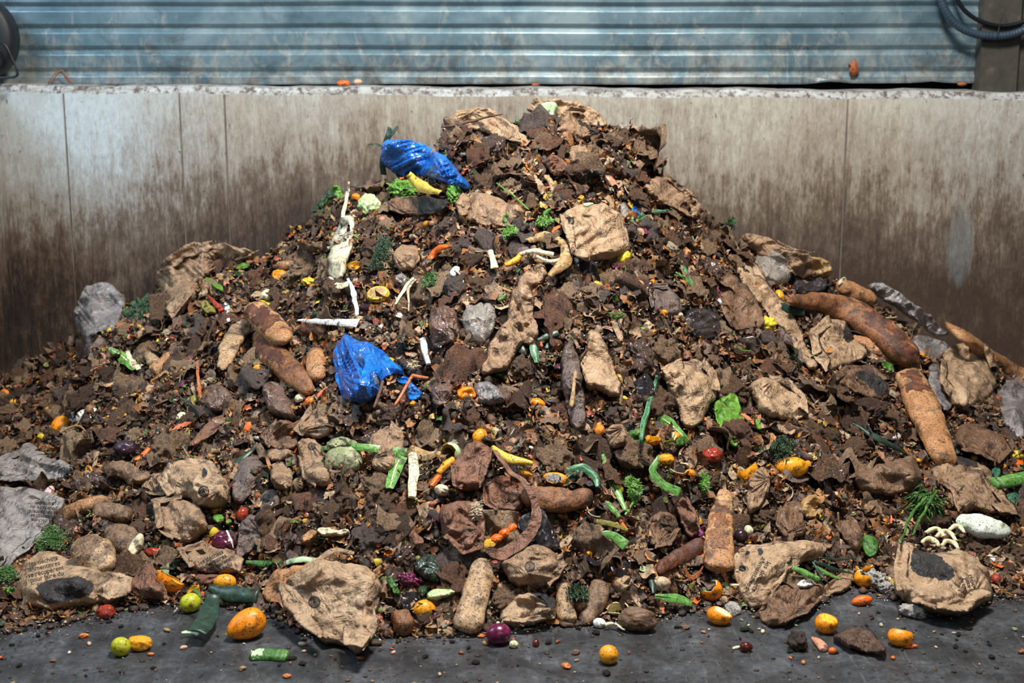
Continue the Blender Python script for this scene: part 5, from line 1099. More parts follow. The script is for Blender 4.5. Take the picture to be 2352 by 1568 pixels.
bag('pale green melon rind cube on the top of the heap', [(1222,270),(1246,240),(1286,246),(1270,286),(1236,280)], 'pale_green', .03, name='melon_rind', cat='rind', n=500, cr=.001, soft=1, lift=.06, rnd=.35, lm='the pale green cube')
leaf('bright green leek blade on the floor edge, right of centre', [(1506,1368),(1548,1374),(1592,1386)], [10,24,14], 'leek_green', vein='leaf_green', lm='the bright green blade on the floor edge', lift=.04)
leaf('blackish leek leaf above the bright green blade', [(1486,1318),(1500,1345),(1500,1362)], [8,18,6], 'leek_dark')
loaf('chunky green courgette end on the floor, bottom left of centre', [(574,1506),(612,1505),(662,1508)], [30,36,30], 'leaf_green', .6, name='courgette', cat='courgette', e=.1, noise=.002, lm='the courgette end on the floor', flat=True, scar=(.0,.42,'pale_green'))
leaf('thick dark teal leek top running right from the lemon', [(482,1350),(530,1362),(592,1368)], [22,40,36], 'leek_dark', cut=True, thk=.012, lift=.04, lm='the thick dark leek top')
leaf('dark teal leek leaf flopping onto the floor below the lemon', [(492,1366),(478,1410),(452,1450)], [26,50,46], 'leek_dark', cut=True, thk=.006, lift=.05)
leaf('pale green leek tip on the floor under the dark teal leaf', [(418,1452),(440,1450),(458,1456)], [6,12,8], 'pale_green')
leaf('green leaf strip under the down-pointing grey sheet', [(566,1288),(605,1292),(648,1290)], [10,14,8], 'leaf_green')
leaf('pale green lettuce rib above the cracked crust slab', [(656,1292),(690,1284),(730,1286)], [12,16,10], 'pale_green', name='lettuce_rib', cat='lettuce')
leaf('thin dark green leaf crossing left of the upright grey-brown sheet', [(525,1080),(555,1052),(600,1018)], [8,14,6], 'leek_dark')
leaf('yellow banana skin under the upper blue bag', [(940,402),(965,425),(1008,442)], [16,28,10], 'banana', name='banana_skin', cat='peel', curl=-.5, thk=.006, lift=.09, cut=True, lm='the banana skin')
leaf('brown-spotted banana skin right of the purplish wet bag', [(1130,1026),(1168,1050),(1222,1064)], [12,24,12], 'banana', name='banana_skin', cat='peel', curl=-.4, thk=.006, lift=.04, lm='the lower banana skin')
leaf('fan of dry tan peel hanging below the round tan bag', [(1304,562),(1298,600),(1262,634)], [26,32,12], 'dry_peel', name='banana_skin', cat='peel', curl=-.4, thk=.006, lift=.06, lm='the tan peel fan')
leaf('brown streaked peel strip arching left of the round tan bag', [(1212,552),(1250,542),(1304,560)], [14,28,20], 'dry_peel', name='banana_skin', cat='peel', curl=-.4, thk=.006, lift=.05)
leaf('cream celery stick lying under the tan peel fan, upper one', [(1196,584),(1230,576),(1272,584)], [8,12,12], 'cream', name='celery_stick', cat='celery', cut=True, thk=.01, lift=.06)
leaf('cream celery stick lying under the tan peel fan, lower one', [(1234,590),(1262,600),(1296,594)], [6,9,8], 'cream', name='celery_stick', cat='celery', cut=True, thk=.01, lift=.05)
leaf('upright ribbed celery piece left of the orange pepper finger', [(1126,574),(1136,615)], [12,16], 'cream', name='celery_stick', cat='celery', cut=True, thk=.01, lift=.05, lm='the upright celery piece')
leaf('fat orange pepper finger left of the cream celery sticks', [(1160,608),(1182,598),(1200,584)], [10,16,12], 'mandarin', name='pepper_piece', cat='vegetable', thk=.014, lift=.05)
leaf('orange peel curve left of the upright celery piece', [(986,594),(1006,570),(1036,566)], [14,18,6], 'deep_orange', name='orange_peel', cat='peel', curl=-.4, lift=.05, cut=True)
sheet('large sheet of translucent white leek, upper left of centre', [(750,632),(762,560),(776,505),(800,490),(818,500),(816,545),(802,600),(796,640),(770,646)], 'leek_white', puff=.02, fold=(1.4,.005,14), name='leek_sheet', cat='leek', lm='the white leek sheet')
leaf('thin white leek stem rising above the white leek sheet', [(802,420),(796,455),(786,500)], [7,10,10], 'cream', cut=True, thk=.008, lift=.05)
leaf('narrow white leek strip falling below the white leek sheet', [(800,640),(812,675),(820,722)], [6,13,8], 'white', lift=.05, cut=True)
leaf('crumpled cream leek base at the foot of the white leek sheet', [(752,640),(775,655),(800,652)], [12,16,14], 'cream', cut=True, lift=.05)
leaf('white leek leaf lying level left of the narrow strip', [(684,736),(740,738),(820,742)], [5,14,22], 'white', cut=True, lift=.06, lm='the level white leek leaf')
leaf('ribbed white leek stub standing right of the lower blue bag', [(970,778),(976,808),(984,836)], [16,16,10], 'white', cut=True, thk=.012, lift=.05, lm='the ribbed white stub')
leaf('thin grey leek strands hanging above the ribbed white stub', [(960,625),(925,670),(908,700)], [6,9,5], 'cream', lift=.05)
leaf('second thin grey leek strand right of the first', [(955,640),(938,665),(938,715)], [5,7,3], 'mush', lift=.05)
bag('white leek ring left of the glossy grey-brown bag', [(1030,626),(1048,608),(1062,616),(1048,640),(1034,636)], 'white', .02, name='leek_piece', cat='leek', n=200, cr=0, lm='the white leek ring')
bag('white torn tissue on the left slope by the whole orange', [(146,946),(176,946),(200,935),(228,938),(214,952),(204,974),(180,968),(164,972)], 'white', .015, name='tissue', cat='tissue', n=900, ruf=.006, cr=.01, crs=.02, lm='the white tissue')
bag('white torn scrap left of the upper crossed baguette', [(505,708),(520,692),(534,690),(530,740),(520,742),(518,715)], 'white', .012, name='white_scrap', cat='scrap', n=400, cr=.006, crs=.02)
leaf('red chilli pepper left of the white torn scrap', [(478,678),(492,694),(508,712)], [4,10,14], 'tomato', name='chilli_pepper', cat='pepper', thk=.012, cut=True)
bag('white plastic scrap under the dark blade on the right slope', [(2046,1004),(2060,994),(2072,992),(2068,1010),(2052,1014)], 'white', .01, name='white_scrap', cat='scrap', n=200)
bag('small white eggshell half left of the ribbed white stub', [(905,722),(918,712),(928,722),(926,736),(912,734)], 'white', .02, name='eggshell', cat='eggshell', n=200, cr=0)
ball('curly light green lettuce under the upper blue bag', 928, 436, 36, 22, 'leaf_bright', -5, name='lettuce', cat='lettuce', noise=.36, nfr=4.5, sub=I5, thick=18, lm='the curly lettuce under the blue bag')
ball('yellow-green lettuce sprig right of the banana skin', 1045, 448, 16, 24, 'leaf_bright', 20, name='lettuce', cat='lettuce', noise=.4, nfr=4.5, sub=I4, thick=12)
ball('pale green shredded cabbage head below the curly lettuce', 848, 472, 25, 28, 'cabbage', 20, name='cabbage', cat='cabbage', noise=.16, nfr=3.2, sub=I4, thick=20, lm='the pale cabbage head')
ball('cut cabbage heart with brown stem, left of the long flat leek leaf', 790, 1056, 46, 34, 'cabbage_old', 0, name='cabbage', cat='cabbage', noise=.08, nfr=2, sub=I4, thick=30, stem=('root', (-.55,-.25,.75)), lm='the cabbage heart')
ruffle('frilly pale lettuce on top of the cabbage heart', [(752,1024),(770,1012),(800,1008),(826,1016),(820,1028),(790,1030),(762,1036)], 'cabbage_old', ruf=.014, lift=.06)
cup('small watermelon radish slice on the cabbage heart', 762, 1030, 14, 'pale_green', 'tomato', (-.2,.3,.9), ry=13, depth=.6, rag=.1, name='radish_slice', cat='radish', lift=3.2)
ruffle('bright green lettuce leaf standing in the right middle', [(1640,920),(1662,908),(1692,904),(1705,940),(1706,975),(1692,1002),(1692,1030),(1678,1030),(1668,1008),(1650,985),(1644,955)], 'leaf_bright', ruf=.012, lm='the bright lettuce leaf')
ruffle('dark green rounded leaf at the right beside the orange peel cups', [(1978,1240),(1990,1228),(2014,1236),(2020,1262),(2005,1284),(1985,1276)], 'leaf_green', ruf=.004, lm='the dark rounded leaf')
ball('dark green kale clump on the left slope under the grey bag', 332, 718, 46, 34, 'leaf_dark', 55, name='kale', cat='kale', noise=.32, nfr=4.2, sub=I5, thick=24, lm='the kale clump')
ruffle('bright celery leaves on the left shoulder', [(536,615),(556,605),(578,606),(572,620),(548,626)], 'leaf_bright', ruf=.014, n=600, name='celery_leaves', cat='leaf')
ruffle('dark green wilted leaf under the bright celery leaves', [(535,622),(565,622),(580,630),(560,642),(540,638)], 'leaf_dark', n=400, name='wilted_leaf', cat='leaf')
ruffle('light green celery leaves left of the left-shoulder oranges', [(462,642),(480,638),(500,650),(518,660),(515,674),(492,662)], 'leaf_bright', ruf=.014, n=600, name='celery_leaves', cat='leaf')
ruffle('yellow-green herb tangle below the grey leaf at upper left', [(455,700),(475,688),(490,705),(500,722),(472,724)], 'olive', ruf=.012, n=500, name='herb_tangle', cat='herb')
ruffle('small pale lettuce piece right of the ring-emblem bag at the lower left', [(486,1186),(505,1178),(520,1188),(516,1204),(496,1204)], 'leaf_bright', ruf=.010, n=500, lm='the small lettuce')
ruffle('tiny lettuce bit right of the small pale lettuce piece', [(518,1196),(530,1192),(534,1204),(522,1210)], 'leaf_bright', n=200)
ruffle('basil-like green leaf left of the purple cabbage wad', [(884,1326),(902,1324),(912,1345),(925,1366),(908,1370),(892,1352)], 'leaf_green', n=500, name='basil_leaf', lm='the basil-like leaf')
ruffle('white and green lettuce base above the mandarin, bottom centre', [(985,1358),(1008,1352),(1050,1354),(1052,1362),(1020,1376),(995,1382),(978,1378)], 'cabbage', ruf=.012, n=900, lm='the lettuce base')
ruffle('dark green leaf between the purple wad and the lettuce base', [(958,1350),(980,1344),(986,1362),(972,1374),(958,1368)], 'leaf_dark', n=300)
ruffle('dark green round leaf clump left of the leek tangle, right of centre', [(1436,1005),(1450,985),(1466,995),(1480,1015),(1500,1030),(1460,1032)], 'leaf_green', ruf=.012, n=800, lm='the dark leaf clump')
ruffle('leafy greens around the pithy peel end', [(1560,1000),(1580,1005),(1580,1022),(1555,1030),(1545,1022)], 'leaf_green', ruf=.01, n=400)
ruffle('small light green leaf below the bright lettuce on the right', [(1732,968),(1742,964),(1746,980),(1756,995),(1746,998),(1738,986)], 'leaf_bright', n=300)
ball('curly dark greens on the far left skyline of the upper heap', 750, 470, 18, 40, 'leaf_dark', -25, name='parsley', cat='herb', noise=.42, nfr=4.5, sub=I5, thick=16, lm='the parsley on the left skyline')
ruffle('yellow-green celery leaves left of the white leek stem', [(765,432),(782,424),(796,440),(790,462),(770,460)], 'leaf_bright', ruf=.014, n=500, name='celery_leaves', cat='leaf')
ruffle('twisted green herb in the tan bag right of the banana skin', [(1150,500),(1165,488),(1178,498),(1172,520),(1156,528)], 'leaf_green', ruf=.012, n=400, name='herb_tangle', cat='herb')
ruffle('dark green leaf at the right skyline below the large curved baguette', [(2012,830),(2030,826),(2050,840),(2056,856),(2034,852)], 'leaf_green', n=300)
ruffle('blue-green curly leek top at the far right edge, upper one', [(2272,1080),(2292,1068),(2302,1085),(2296,1100),(2280,1098)], 'leek_blue', ruf=.012, n=300)
leaf('thick leek lying across the far right edge', [(2282,1110),(2320,1104),(2370,1094)], [26,34,36], 'leek_green', thk=.03, cut=True, lift=.05, curl=0, lm='the thick leek at the far right')
ruffle('curly blue-green kale bit under the thick leek at the far right', [(2304,1138),(2325,1132),(2350,1144),(2345,1168),(2325,1172),(2310,1155)], 'leek_blue', ruf=.014, n=500, name='kale', cat='kale')
loaf('white fennel bulb with green streaks at the right', [(2196,1196),(2250,1206),(2320,1222)], [34,56,34], 'fennel', .7, name='fennel_bulb', cat='fennel', e=.2, noise=.004, lm='the fennel bulb', lift=.05)
herb('bundle of fine green grassy stalks hanging at the right', 2118, 1165, 58, 66, 'herb', name='chive_bundle', count=170, frond=False, fat=2.6, up=.05, lm='the bundle of green stalks', a0=180, a1=330)
leaf('thick green stalk lying over the bundle of grassy stalks, right one', [(2152,1126),(2120,1180),(2095,1230)], [5,8,5], 'leaf_green', name='green_stalk', cat='stalk', lift=.09, thk=.007)
leaf('thick green stalk lying over the bundle of grassy stalks, left one', [(2128,1140),(2092,1185),(2068,1248)], [5,8,4], 'leaf_green', name='green_stalk', cat='stalk', lift=.09, thk=.007)
herb('dark green dill hanging in the hollow, upper centre left', 880, 592, 24, 56, 'leaf_dark', name='dill', count=50, lm='the dark dill')
herb('feathery green fennel tops in the middle above the glossy bag', 996, 652, 26, 24, 'herb', name='feathery_greens', count=34, lm='the feathery greens in the middle')
herb('bright green fennel frond right of the pointed leek leaf', 1450, 1128, 18, 36, 'herb_bright', name='fennel_frond', count=34, lm='the bright fennel frond')
herb('small bright fennel frond left of the golden crust slab', 1608, 1118, 10, 24, 'herb_bright', name='fennel_frond', count=20)
herb('dark dill behind the buried orange on the right', 1790, 1040, 40, 30, 'leaf_dark', name='dill', count=46)
herb('green dill lying over the grimy bread at bottom centre', 1325, 1372, 30, 22, 'leaf_dark', name='dill', count=26, up=.03)
herb('dark carrot tops behind the printed bag in the bottom left corner', 128, 1256, 40, 36, 'herb', name='feathery_greens', count=60, lm='the carrot tops')
herb('green carrot tops at the bottom left edge of the frame', 18, 1340, 26, 30, 'herb', name='feathery_greens', count=36)
herb('bright green shreds around the yellow pulp left of the round tan bag', 1170, 545, 22, 14, 'herb_bright', name='herb_sprig', count=26)
herb('green shreds on the orange pulp near the tan peel fan', 1252, 520, 30, 14, 'herb_bright', name='herb_sprig', count=26)
herb('white and green thin shoots, middle right', 1412, 736, 28, 14, 'herb_bright', name='herb_sprig', count=24, frond=False)
herb('dark green stems below the tumbled oranges on the right slope', 1822, 838, 26, 40, 'leaf_dark', name='herb_sprig', count=24, frond=False)
herb('yellow fennel roots under the orange peel ring, right of centre', 1530, 1026, 22, 14, 'olive', name='root_tuft', cat='root', count=30, frond=False)
herb('pale root tuft above the orange stick right of the lower blue bag', 955, 850, 22, 14, 'cream', name='root_tuft', cat='root', count=40, frond=False)
herb('dark feathery leaf tips at the right skyline of the upper heap', 1665, 525, 20, 16, 'leaf_dark', name='herb_sprig', count=20)
herb('curling green stalks at the far left below the sacks, near the bottom', 22, 1375, 22, 16, 'leek_green', name='green_stalks', cat='stalk', count=14, frond=False, fat=2.4)
leaf('dark green leek leaf standing on the skyline above the blue bag', [(880,402),(878,368),(886,325),(896,292)], [12,14,14,12], 'leek_dark', lift=.0, cut=True, lm='the standing dark leek leaf', curl=-.1)
leaf('side shoot of the dark leek leaf on the skyline', [(884,330),(898,308),(914,290)], [8,12,10], 'leek_dark', lift=.0, cut=True)
leaf('small dark green side leaf left of the standing leek leaf', [(876,335),(864,330),(846,332)], [8,6,3], 'leek_dark', lift=.0)
leaf('thin green grass stem in the fold right of the banana skin', [(1140,420),(1180,450),(1215,482)], [3,4,3], 'herb_bright', name='grass_blade', cat='stalk', lift=.05, n=16)
for i, (P, w, nm) in enumerate([([(1872,1288),(1910,1302),(1962,1318)],10,'upper'),([(1868,1296),(1900,1316),(1930,1330)],11,'middle'),([(1880,1280),(1920,1284),(1966,1282)],7,'topmost'),([(1866,1292),(1888,1322),(1905,1338)],8,'lowest')]):
    leaf(nm+' dark blade of the scallion fan beside the sideways-printed bag', P, [w*.6,w,w*.3], 'leek_dark' if i != 1 else 'leek_green', name='scallion', cat='onion', group='scallion blades at bottom right', lift=.05)
leaf('green scallion stalk crossing the mouth of the torn wet bag', [(1820,1302),(1850,1315),(1882,1330)], [12,16,14], 'leek_green', name='scallion', cat='onion', thk=.012, cut=True, lift=.06)
bag('white onion pieces showing in the torn wet bag', [(1818,1348),(1845,1332),(1872,1340),(1866,1352),(1838,1358)], 'white', .02, name='onion_piece', cat='onion', n=400, cr=.01, crs=.02, lift=.05)
bag('dark green leaf on the pale face of the sideways-printed bag', [(1798,1285),(1806,1274),(1814,1276),(1818,1292),(1808,1300),(1790,1300)], 'leaf_dark', .01, name='small_leaf', cat='leaf', n=200, lift=.06)
# cauliflower, mushrooms, sticks
ball('pinkish grey cauliflower lump at the floor edge, bottom right', 2012, 1332, 26, 20, 'mould', -20, name='cauliflower', cat='cauliflower', noise=.3, nfr=5, sub=I4, lm='the cauliflower lump')
ball('second cauliflower lump below the pinkish grey one', 2036, 1350, 18, 14, 'mould', 0, name='cauliflower', cat='cauliflower', noise=.3, nfr=5)
for i, (x, y, r, a) in enumerate([(2150,1222,22,30),(2176,1230,24,-10),(2200,1215,18,60),(2140,1245,20,0),(2185,1250,22,-35)]):
    P = [(x-r, y), (x-r*.3, y-r*.45), (x+r*.4, y-r*.2), (x+r*.8, y+r*.4)]
    leaf(['upper left','central','upper right','lower left','lower right'][i]+' of the curled cream mushroom slices right of the green stalks', P, [8,12,12,6], 'cream', name='mushroom_slice', cat='mushroom', thk=.008, curl=-.4, lift=.05, cut=True, group='mushroom slices at right')
ball('white mushroom slice on the brown shreds at the far right', 2282, 1292, 9, 22, 'white', 25, name='mushroom', cat='mushroom', thick=8)
ball('grey-white dried mushroom on the floor edge by the squeezed orange', 1684, 1398, 16, 20, 'mould', 30, name='mushroom', cat='mushroom', noise=.12, thick=10)
ball('mouldy grey-green crust on the floor below the big bottom-right bag', 2094, 1404, 30, 14, 'mould', -10, name='mouldy_crust', cat='crust', noise=.25, nfr=3, lm='the mouldy grey-green crust')
ball('dark root lump on the floor at bottom right, beside the small carrot', 1832, 1472, 20, 24, 'soil', 30, name='root_lump', cat='root', noise=.3, nfr=3.5, lm='the dark root lump')
loaf('small rough orange carrot on the floor beside the dark root lump', [(1868,1462),(1882,1478),(1895,1492)], [12,22,22], 'salmon', .9, name='carrot', cat='carrot', e=.2, noise=.004, lm='the rough carrot on the floor')
ball('orange carrot knob right of the rough carrot on the floor', 1912, 1494, 9, 8, 'deep_orange', 0, name='carrot', cat='carrot')
loaf('orange-brown stick standing out of the dirt right of the lower blue bag', [(948,862),(928,895),(906,932)], [9,7,7], 'root', .9, e=.08, name='stick', cat='stick', lift=.07, noise=.001, lm='the orange-brown stick')
loaf('short orange-brown branch joining the slanted stick', [(944,862),(965,866),(984,868)], [9,8,5], 'root', .9, e=.1, name='stick', cat='stick', lift=.07, noise=.001)
loaf('brown twig in front of the lower blue bag', [(880,872),(872,905),(858,938)], [7,8,6], 'twig', .9, e=.08, name='twig', cat='stick', lift=.08, noise=.002)
loaf('thin red-brown root hanging at the left of the greasy bag', [(452,832),(456,870),(460,915)], [7,7,8], 'root', .9, e=.1, name='root', cat='root', lift=.05, noise=.002)
loaf('bent dark twig running along the crest', [(1012,292),(1060,285),(1120,268),(1156,262)], [4,6,5,4], 'twig', .9, e=.05, name='twig', cat='stick', lift=.07, noise=.002)
loaf('long bare bone-like stalk left of the brown rag base', [(1322,850),(1318,890),(1312,935)], [10,9,12], 'dry_peel', .8, name='stalk', cat='stalk', lift=.07, noise=.003, e=.1)
loaf('pink-brown wet bone of peel lying right of the dark green wrap', [(905,1190),(935,1215),(968,1250)], [14,22,30], 'red', .6, name='peel_strip', cat='peel', noise=.006, e=.15)
loaf('dark rolled root left of the ring-emblem bag at the left', [(308,1058),(330,1044),(345,1028)], 13, 'deep_orange', .9, name='carrot', cat='carrot', noise=.003, e=.2)
loaf('pinkish rotten stem in the upper right of the heap', [(1390,398),(1410,420),(1428,450)], [18,16,10], 'salmon', .7, name='rotten_stalk', cat='stalk', noise=.01)
herb('grey-green withered herb hanging in the open wet bag', 1095, 1175, 16, 40, 'mush', name='withered_herb', count=30, a0=240, a1=300, up=.05)
# on the ledge, the sheet and the wall
def ledge(label, px, py, rx, ry, m, Y, name, cat, r3=None, noise=.12):
    c = atY(px, py, Y); s = Y/FPX; U, F = I3; k_ = sd(); V = U*(1+noise*fbm(U*2, k_, 3)[:, None])*np.array([rx, (r3 or ry), ry])*s+c
    tag(mk(name, V, F, M[m], loc=c), label, cat, px=px, py=py)
ledge('orange peel piece lying on the concrete wall ledge', 790, 191, 15, 6.5, 'deep_orange', 7.1, 'orange_peel', 'peel', 10)
ledge('pinkish eggshell beside the orange peel on the wall ledge', 822, 188, 10, 6, 'shell_brown', 7.1, 'eggshell', 'eggshell')
ledge('rusty brown scrap on the right part of the wall ledge', 2210, 193, 10, 4, 'rust', 7.1, 'rust_scrap', 'scrap')
ledge('small orange scrap on the ledge above the heap crest', 1230, 194, 9, 3, 'rust', 7.1, 'peel_scrap', 'peel')
c = atY(1961, 155, 7.155); P = np.array([(1962,134),(1968,142),(1972,158),(1971,168),(1962,176),(1954,176),(1950,160),(1953,150),(1948,144),(1956,146)], float)
U = atY(P[:, 0], P[:, 1], 7.15); U2 = atY(P[:, 0], P[:, 1], 7.162); mid = U.mean(0)+[0, -.008, 0]
V = np.concatenate([U, U2, [mid]]); n_ = len(P); F = [(k, (k+1) % n_, 2*n_) for k in range(n_)]+[(k, k+n_, (k+1) % n_+n_, (k+1) % n_) for k in range(n_)]
tag(mk('dry_leaf', V, F, M['rust'], loc=mid), 'orange-brown dry leaf stuck to the corrugated metal sheet', 'leaf', px=1961, py=155)
C = np.concatenate([wpath([(108,190),(125,170),(140,160),(152,172),(166,190)], 7.12, 16), wpath([(160,188),(138,166),(118,186)], 7.13, 14)])
V, F = sweep(C, [.006]*30, [.006]*30, NF, 5, noise=.006); tag(mk('rusty_wire', V, F, M['rust']), 'small triangle of rusty wire on the left part of the ledge', 'wire', px=138, py=178)
# ------------------------------------------------------------------ smaller countable scraps: build a few of each, then copy
def T_dome(k, irr=.35, flat=.45, n=9, th_=.05, span=1.25):
    """a curved piece of rind with torn outline; returns outer and inner faces apart"""
    V = []; N = 20
    for s_, off in ((1, 0), (1, -th_)):
        for r in range(n):
            for j in range(N):
                a = j/N*2*PI; R = 1+irr*fbm(np.array([[math.cos(a)*1.5+k*3.1, math.sin(a)*1.5, k]]), k, 3)[0]; ph = r/(n-1)*R*span
                rr = (1+off); V.append((rr*math.sin(ph)*math.cos(a), rr*math.sin(ph)*math.sin(a)*.75, rr*(math.cos(ph)-1+flat)))
    V = np.array(V); V[:, 2] += .12*fbm(V*1.7, k+5, 2)
    f = lambda b, rv: [((b+r*N+j, b+r*N+(j+1) % N, b+(r+1)*N+(j+1) % N, b+(r+1)*N+j)[::rv]) for r in range(n-1) for j in range(N)]
    F = f(0, 1)+f(n*N, -1)+[((n-1)*N+j, (n-1)*N+(j+1) % N, n*N+(n-1)*N+(j+1) % N, n*N+(n-1)*N+j)[::-1] for j in range(N)]
    mi = [0]*((n-1)*N)+[1]*((n-1)*N)+[1]*N
    return V, F, mi
def T_strip(k, L=2.2, w=.28, curl=.8, th_=.06, twist=1.2, n=16):
    t = np.linspace(-1, 1, n); rg = np.random.default_rng(k); c = rg.uniform(.5, 1.6)*curl
    C = np.stack([L/2*np.sin(t*c)/c*1.2, .25*L*rg.normal()*t*t, L/2*(1-np.cos(t*c))/c*rg.uniform(.2, 1)], -1)
    W_ = w*2*np.clip(1-np.abs(t)**3, .15, 1)*(1+.2*rg.normal(size=n))
    V, F = sweep(C+[0, 0, 50], W_, np.full(n, th_), np.array([0, 0, 1.]), 8, curl=rg.uniform(-.5, .5), tw=rg.uniform(-twist, twist)); V[:, 2] -= 50
    return V, F, None
def T_sheet(k, wob=.22, n=10, asp=.75):
    rg = np.random.default_rng(k); u = np.linspace(-1, 1, n); X, Y = np.meshgrid(u, u*asp)
    P = np.stack([X.ravel(), Y.ravel()], -1); r = np.abs(P/[1, asp]).max(1)
    P = P*(1-(.1+.12*(r**3)*np.abs(P[:, 0]*P[:, 1]/asp))[:, None]*(1+.6*fbm(P*2.2, k, 2)[:, None]))+.05*np.stack([vn(P*3, k+1), vn(P*3, k+2)], -1)
    z = wob*(1.0*facets(P, 1.1, k)+.5*facets(P, .5, k+2)+1.3*creases(P, .8, k))+.2*rg.normal()*P[:, 0]**2+.15*rg.normal()*P[:, 1]
    N = n*n; Vt = np.concatenate([P, z[:, None]], 1); Vb = Vt-[0, 0, .03]
    F = []
    for i in range(n-1):
        for j in range(n-1):
            a = i*n+j; F.append((a, a+1, a+n+1, a+n)); F.append((N+a+n, N+a+n+1, N+a+1, N+a))
    B = [i for i in range(n)]+[i*n+n-1 for i in range(1, n)]+[(n-1)*n+i for i in range(n-2, -1, -1)]+[i*n for i in range(n-2, 0, -1)]
    for a, b in zip(B, B[1:]+B[:1]): F.append((b, a, N+a, N+b))
    return np.concatenate([Vt, Vb]), F, None
def T_lump(k, sub=I3, no=.25, fr=2.0, sq=(1, .8, .65), crk=0):
    U, F = sub; V = U*(1+no*fbm(U*fr, k, 3)[:, None])
    if crk: V = V*(1+crk*facets(np.stack([U[:, 0]+U[:, 2]*.7, U[:, 1]-U[:, 2]*.5], -1), .5, k)[:, None])
    return V*np.array(sq), F, None
def T_ball(k, sub=I4):
    V, F, _ = T_lump(k, sub, .2, 2.2, (1, .85, .6), .34); q = V[:, :2]+.4*V[:, 2:3]
    return V*(1+.22*creases(q, .7, k)[:, None]), F, None
def T_bean(k): U, F = I2; V = U*np.array([1, .55, .5]); V[:, 1] += .25*U[:, 0]**2; V = V*(1-.2*U[:, :1]); return V, F, None
def T_tube(k):
    V, F = sweep(np.stack([np.linspace(-1, 1, 8), .12*np.sin(np.linspace(-2, 2, 8)+k), np.full(8, 50)], -1), np.full(8, .6)*(1+.1*np.sin(np.arange(8)*2+k)), np.full(8, .5), np.array([0, 0, 1.]), 12); V[:, 2] -= 50; return V, F, None
def sample(nn_, lo=0.0, hi=1.06, avoid=True, pmin=0.0, rad=0):
    out = []
    while len(out) < nn_:
        x = RNG.uniform(-2.6, 2.8); y = RNG.uniform(3.4, 6.9)
        h = float(samp(HS, x, y))
        px, py, d = proj(np.array([x, y, max(h, 0)]))
        if px < -60 or px > 2420 or py > 1600 or x < XL+.08: continue
        F_ = np.interp(px, PXS, FY); R_ = np.interp(px, PXS, _r); t = (y-F_)/(R_-F_)
        if t < lo or t > hi: continue
        if avoid and masked(px, py) and RNG.random() > pmin: continue
        if rad and any(masked(px+a, py+b) for a, b in ((rad, 0), (-rad, 0), (0, rad), (0, -rad))) and RNG.random() > .12: continue
        out.append((x, y, px, py))
    return out
def scatter(kind, T, mats, count, smin, smax, desc, cat, group, nvar=4, lo=0.01, hi=1.03, tilt=.5, lift=.006, avoid=True, pmin=.25, names=None, pts=None, mk_mask=False, power=1.6, rad=0):
    protos = []
    for v in range(nvar):
        for mm in mats:
            V, F, mi = T(sd()); ms = [M[q] for q in (mm if isinstance(mm, tuple) else (mm,))]
            me = bpy.data.meshes.new(kind); me.from_pydata(np.asarray(V).tolist(), [], [tuple(map(int, f)) for f in F])
            for q in ms: me.materials.append(q)
            me.polygons.foreach_set('use_smooth', np.ones(len(me.polygons), bool))
            if mi is not None and len(ms) > 1: me.polygons.foreach_set('material_index', np.array(mi, np.int32))
            protos.append((me, mm))
    for (x, y, px, py) in (pts or sample(count, lo, hi, avoid, pmin, rad)):
        me, mm = protos[RNG.integers(len(protos))]
        s = smin+(smax-smin)*RNG.random()**power
        o = bpy.data.objects.new(kind, me); COL.objects.link(o)
        z = max(float(samp(HN, x, y)), 0); e = .05
        n = nrm([-(float(samp(HS, x+e, y))-float(samp(HS, x-e, y)))/(2*e), -(float(samp(HS, x, y+e))-float(samp(HS, x, y-e)))/(2*e), 1]) if z > .01 else np.array([0, 0, 1.])
        fl = z <= .01; n = nrm(n+RNG.normal(0, tilt*(.15 if fl else 1), 3)*.6); q = Vector(n).to_track_quat('Z', 'Y')
        o.rotation_mode = 'QUATERNION'; from_z = Matrix.Rotation(RNG.uniform(0, 2*PI), 3, 'Z').to_quaternion(); o.rotation_quaternion = q @ from_z
        o.scale = (s, s, s)
        c = np.array([x, y, z])+n*(s*.25+lift)
        if fl: c[2] = s*.32+.001
        o.location = c; o['_o'] = [float(i) for i in c]; dsc = desc[mm if isinstance(mm, str) else mm[0]] if isinstance(desc, dict) else desc
        o['_d'] = dsc; tag(o, None, cat, group, px, py)
        if mk_mask:
            a = np.linspace(0, 2*PI, 10, endpoint=False); r = s/mpp_(d=proj(c)[2])*.7; mask(np.stack([px+r*np.cos(a), py+r*.8*np.sin(a)], -1))
def mpp_(d): return float(d)/FPX
PD = {'tan':'tan paper scrap','mid':'brown paper scrap','brown':'dirty brown paper scrap','dark':'dark wet paper scrap','red':'reddish brown paper scrap','slate':'grey-brown paper scrap','mulch':'muddy paper scrap','grey':'grey paper scrap','filmdark':'dark film scrap','filmbrown':'wet brown film scrap'}
LD = {'mid':'crumpled brown lump','brown':'crumpled dark brown lump','dark':'crumpled blackish lump','tan':'crumpled tan lump','red':'crumpled reddish lump','mulch':'muddy crumpled lump','slate':'crumpled grey lump','filmbrown':'shiny brown lump'}
scatter('crumpled_lump', T_ball, ['mid','brown','brown','dark','mulch','red','slate','tan','filmbrown'], 190, .024, .066, LD, 'food waste lump', 'crumpled lumps in the heap', 3, pmin=.02, mk_mask=True, lift=-.004, rad=20)
scatter('paper_scrap', T_sheet, ['tan','mid','mid','brown','brown','dark','red','slate','mulch','filmdark','filmbrown'], 290, .025, .085, PD, 'paper scrap', 'paper scraps in the heap', 3, pmin=.06, tilt=.7, rad=14)
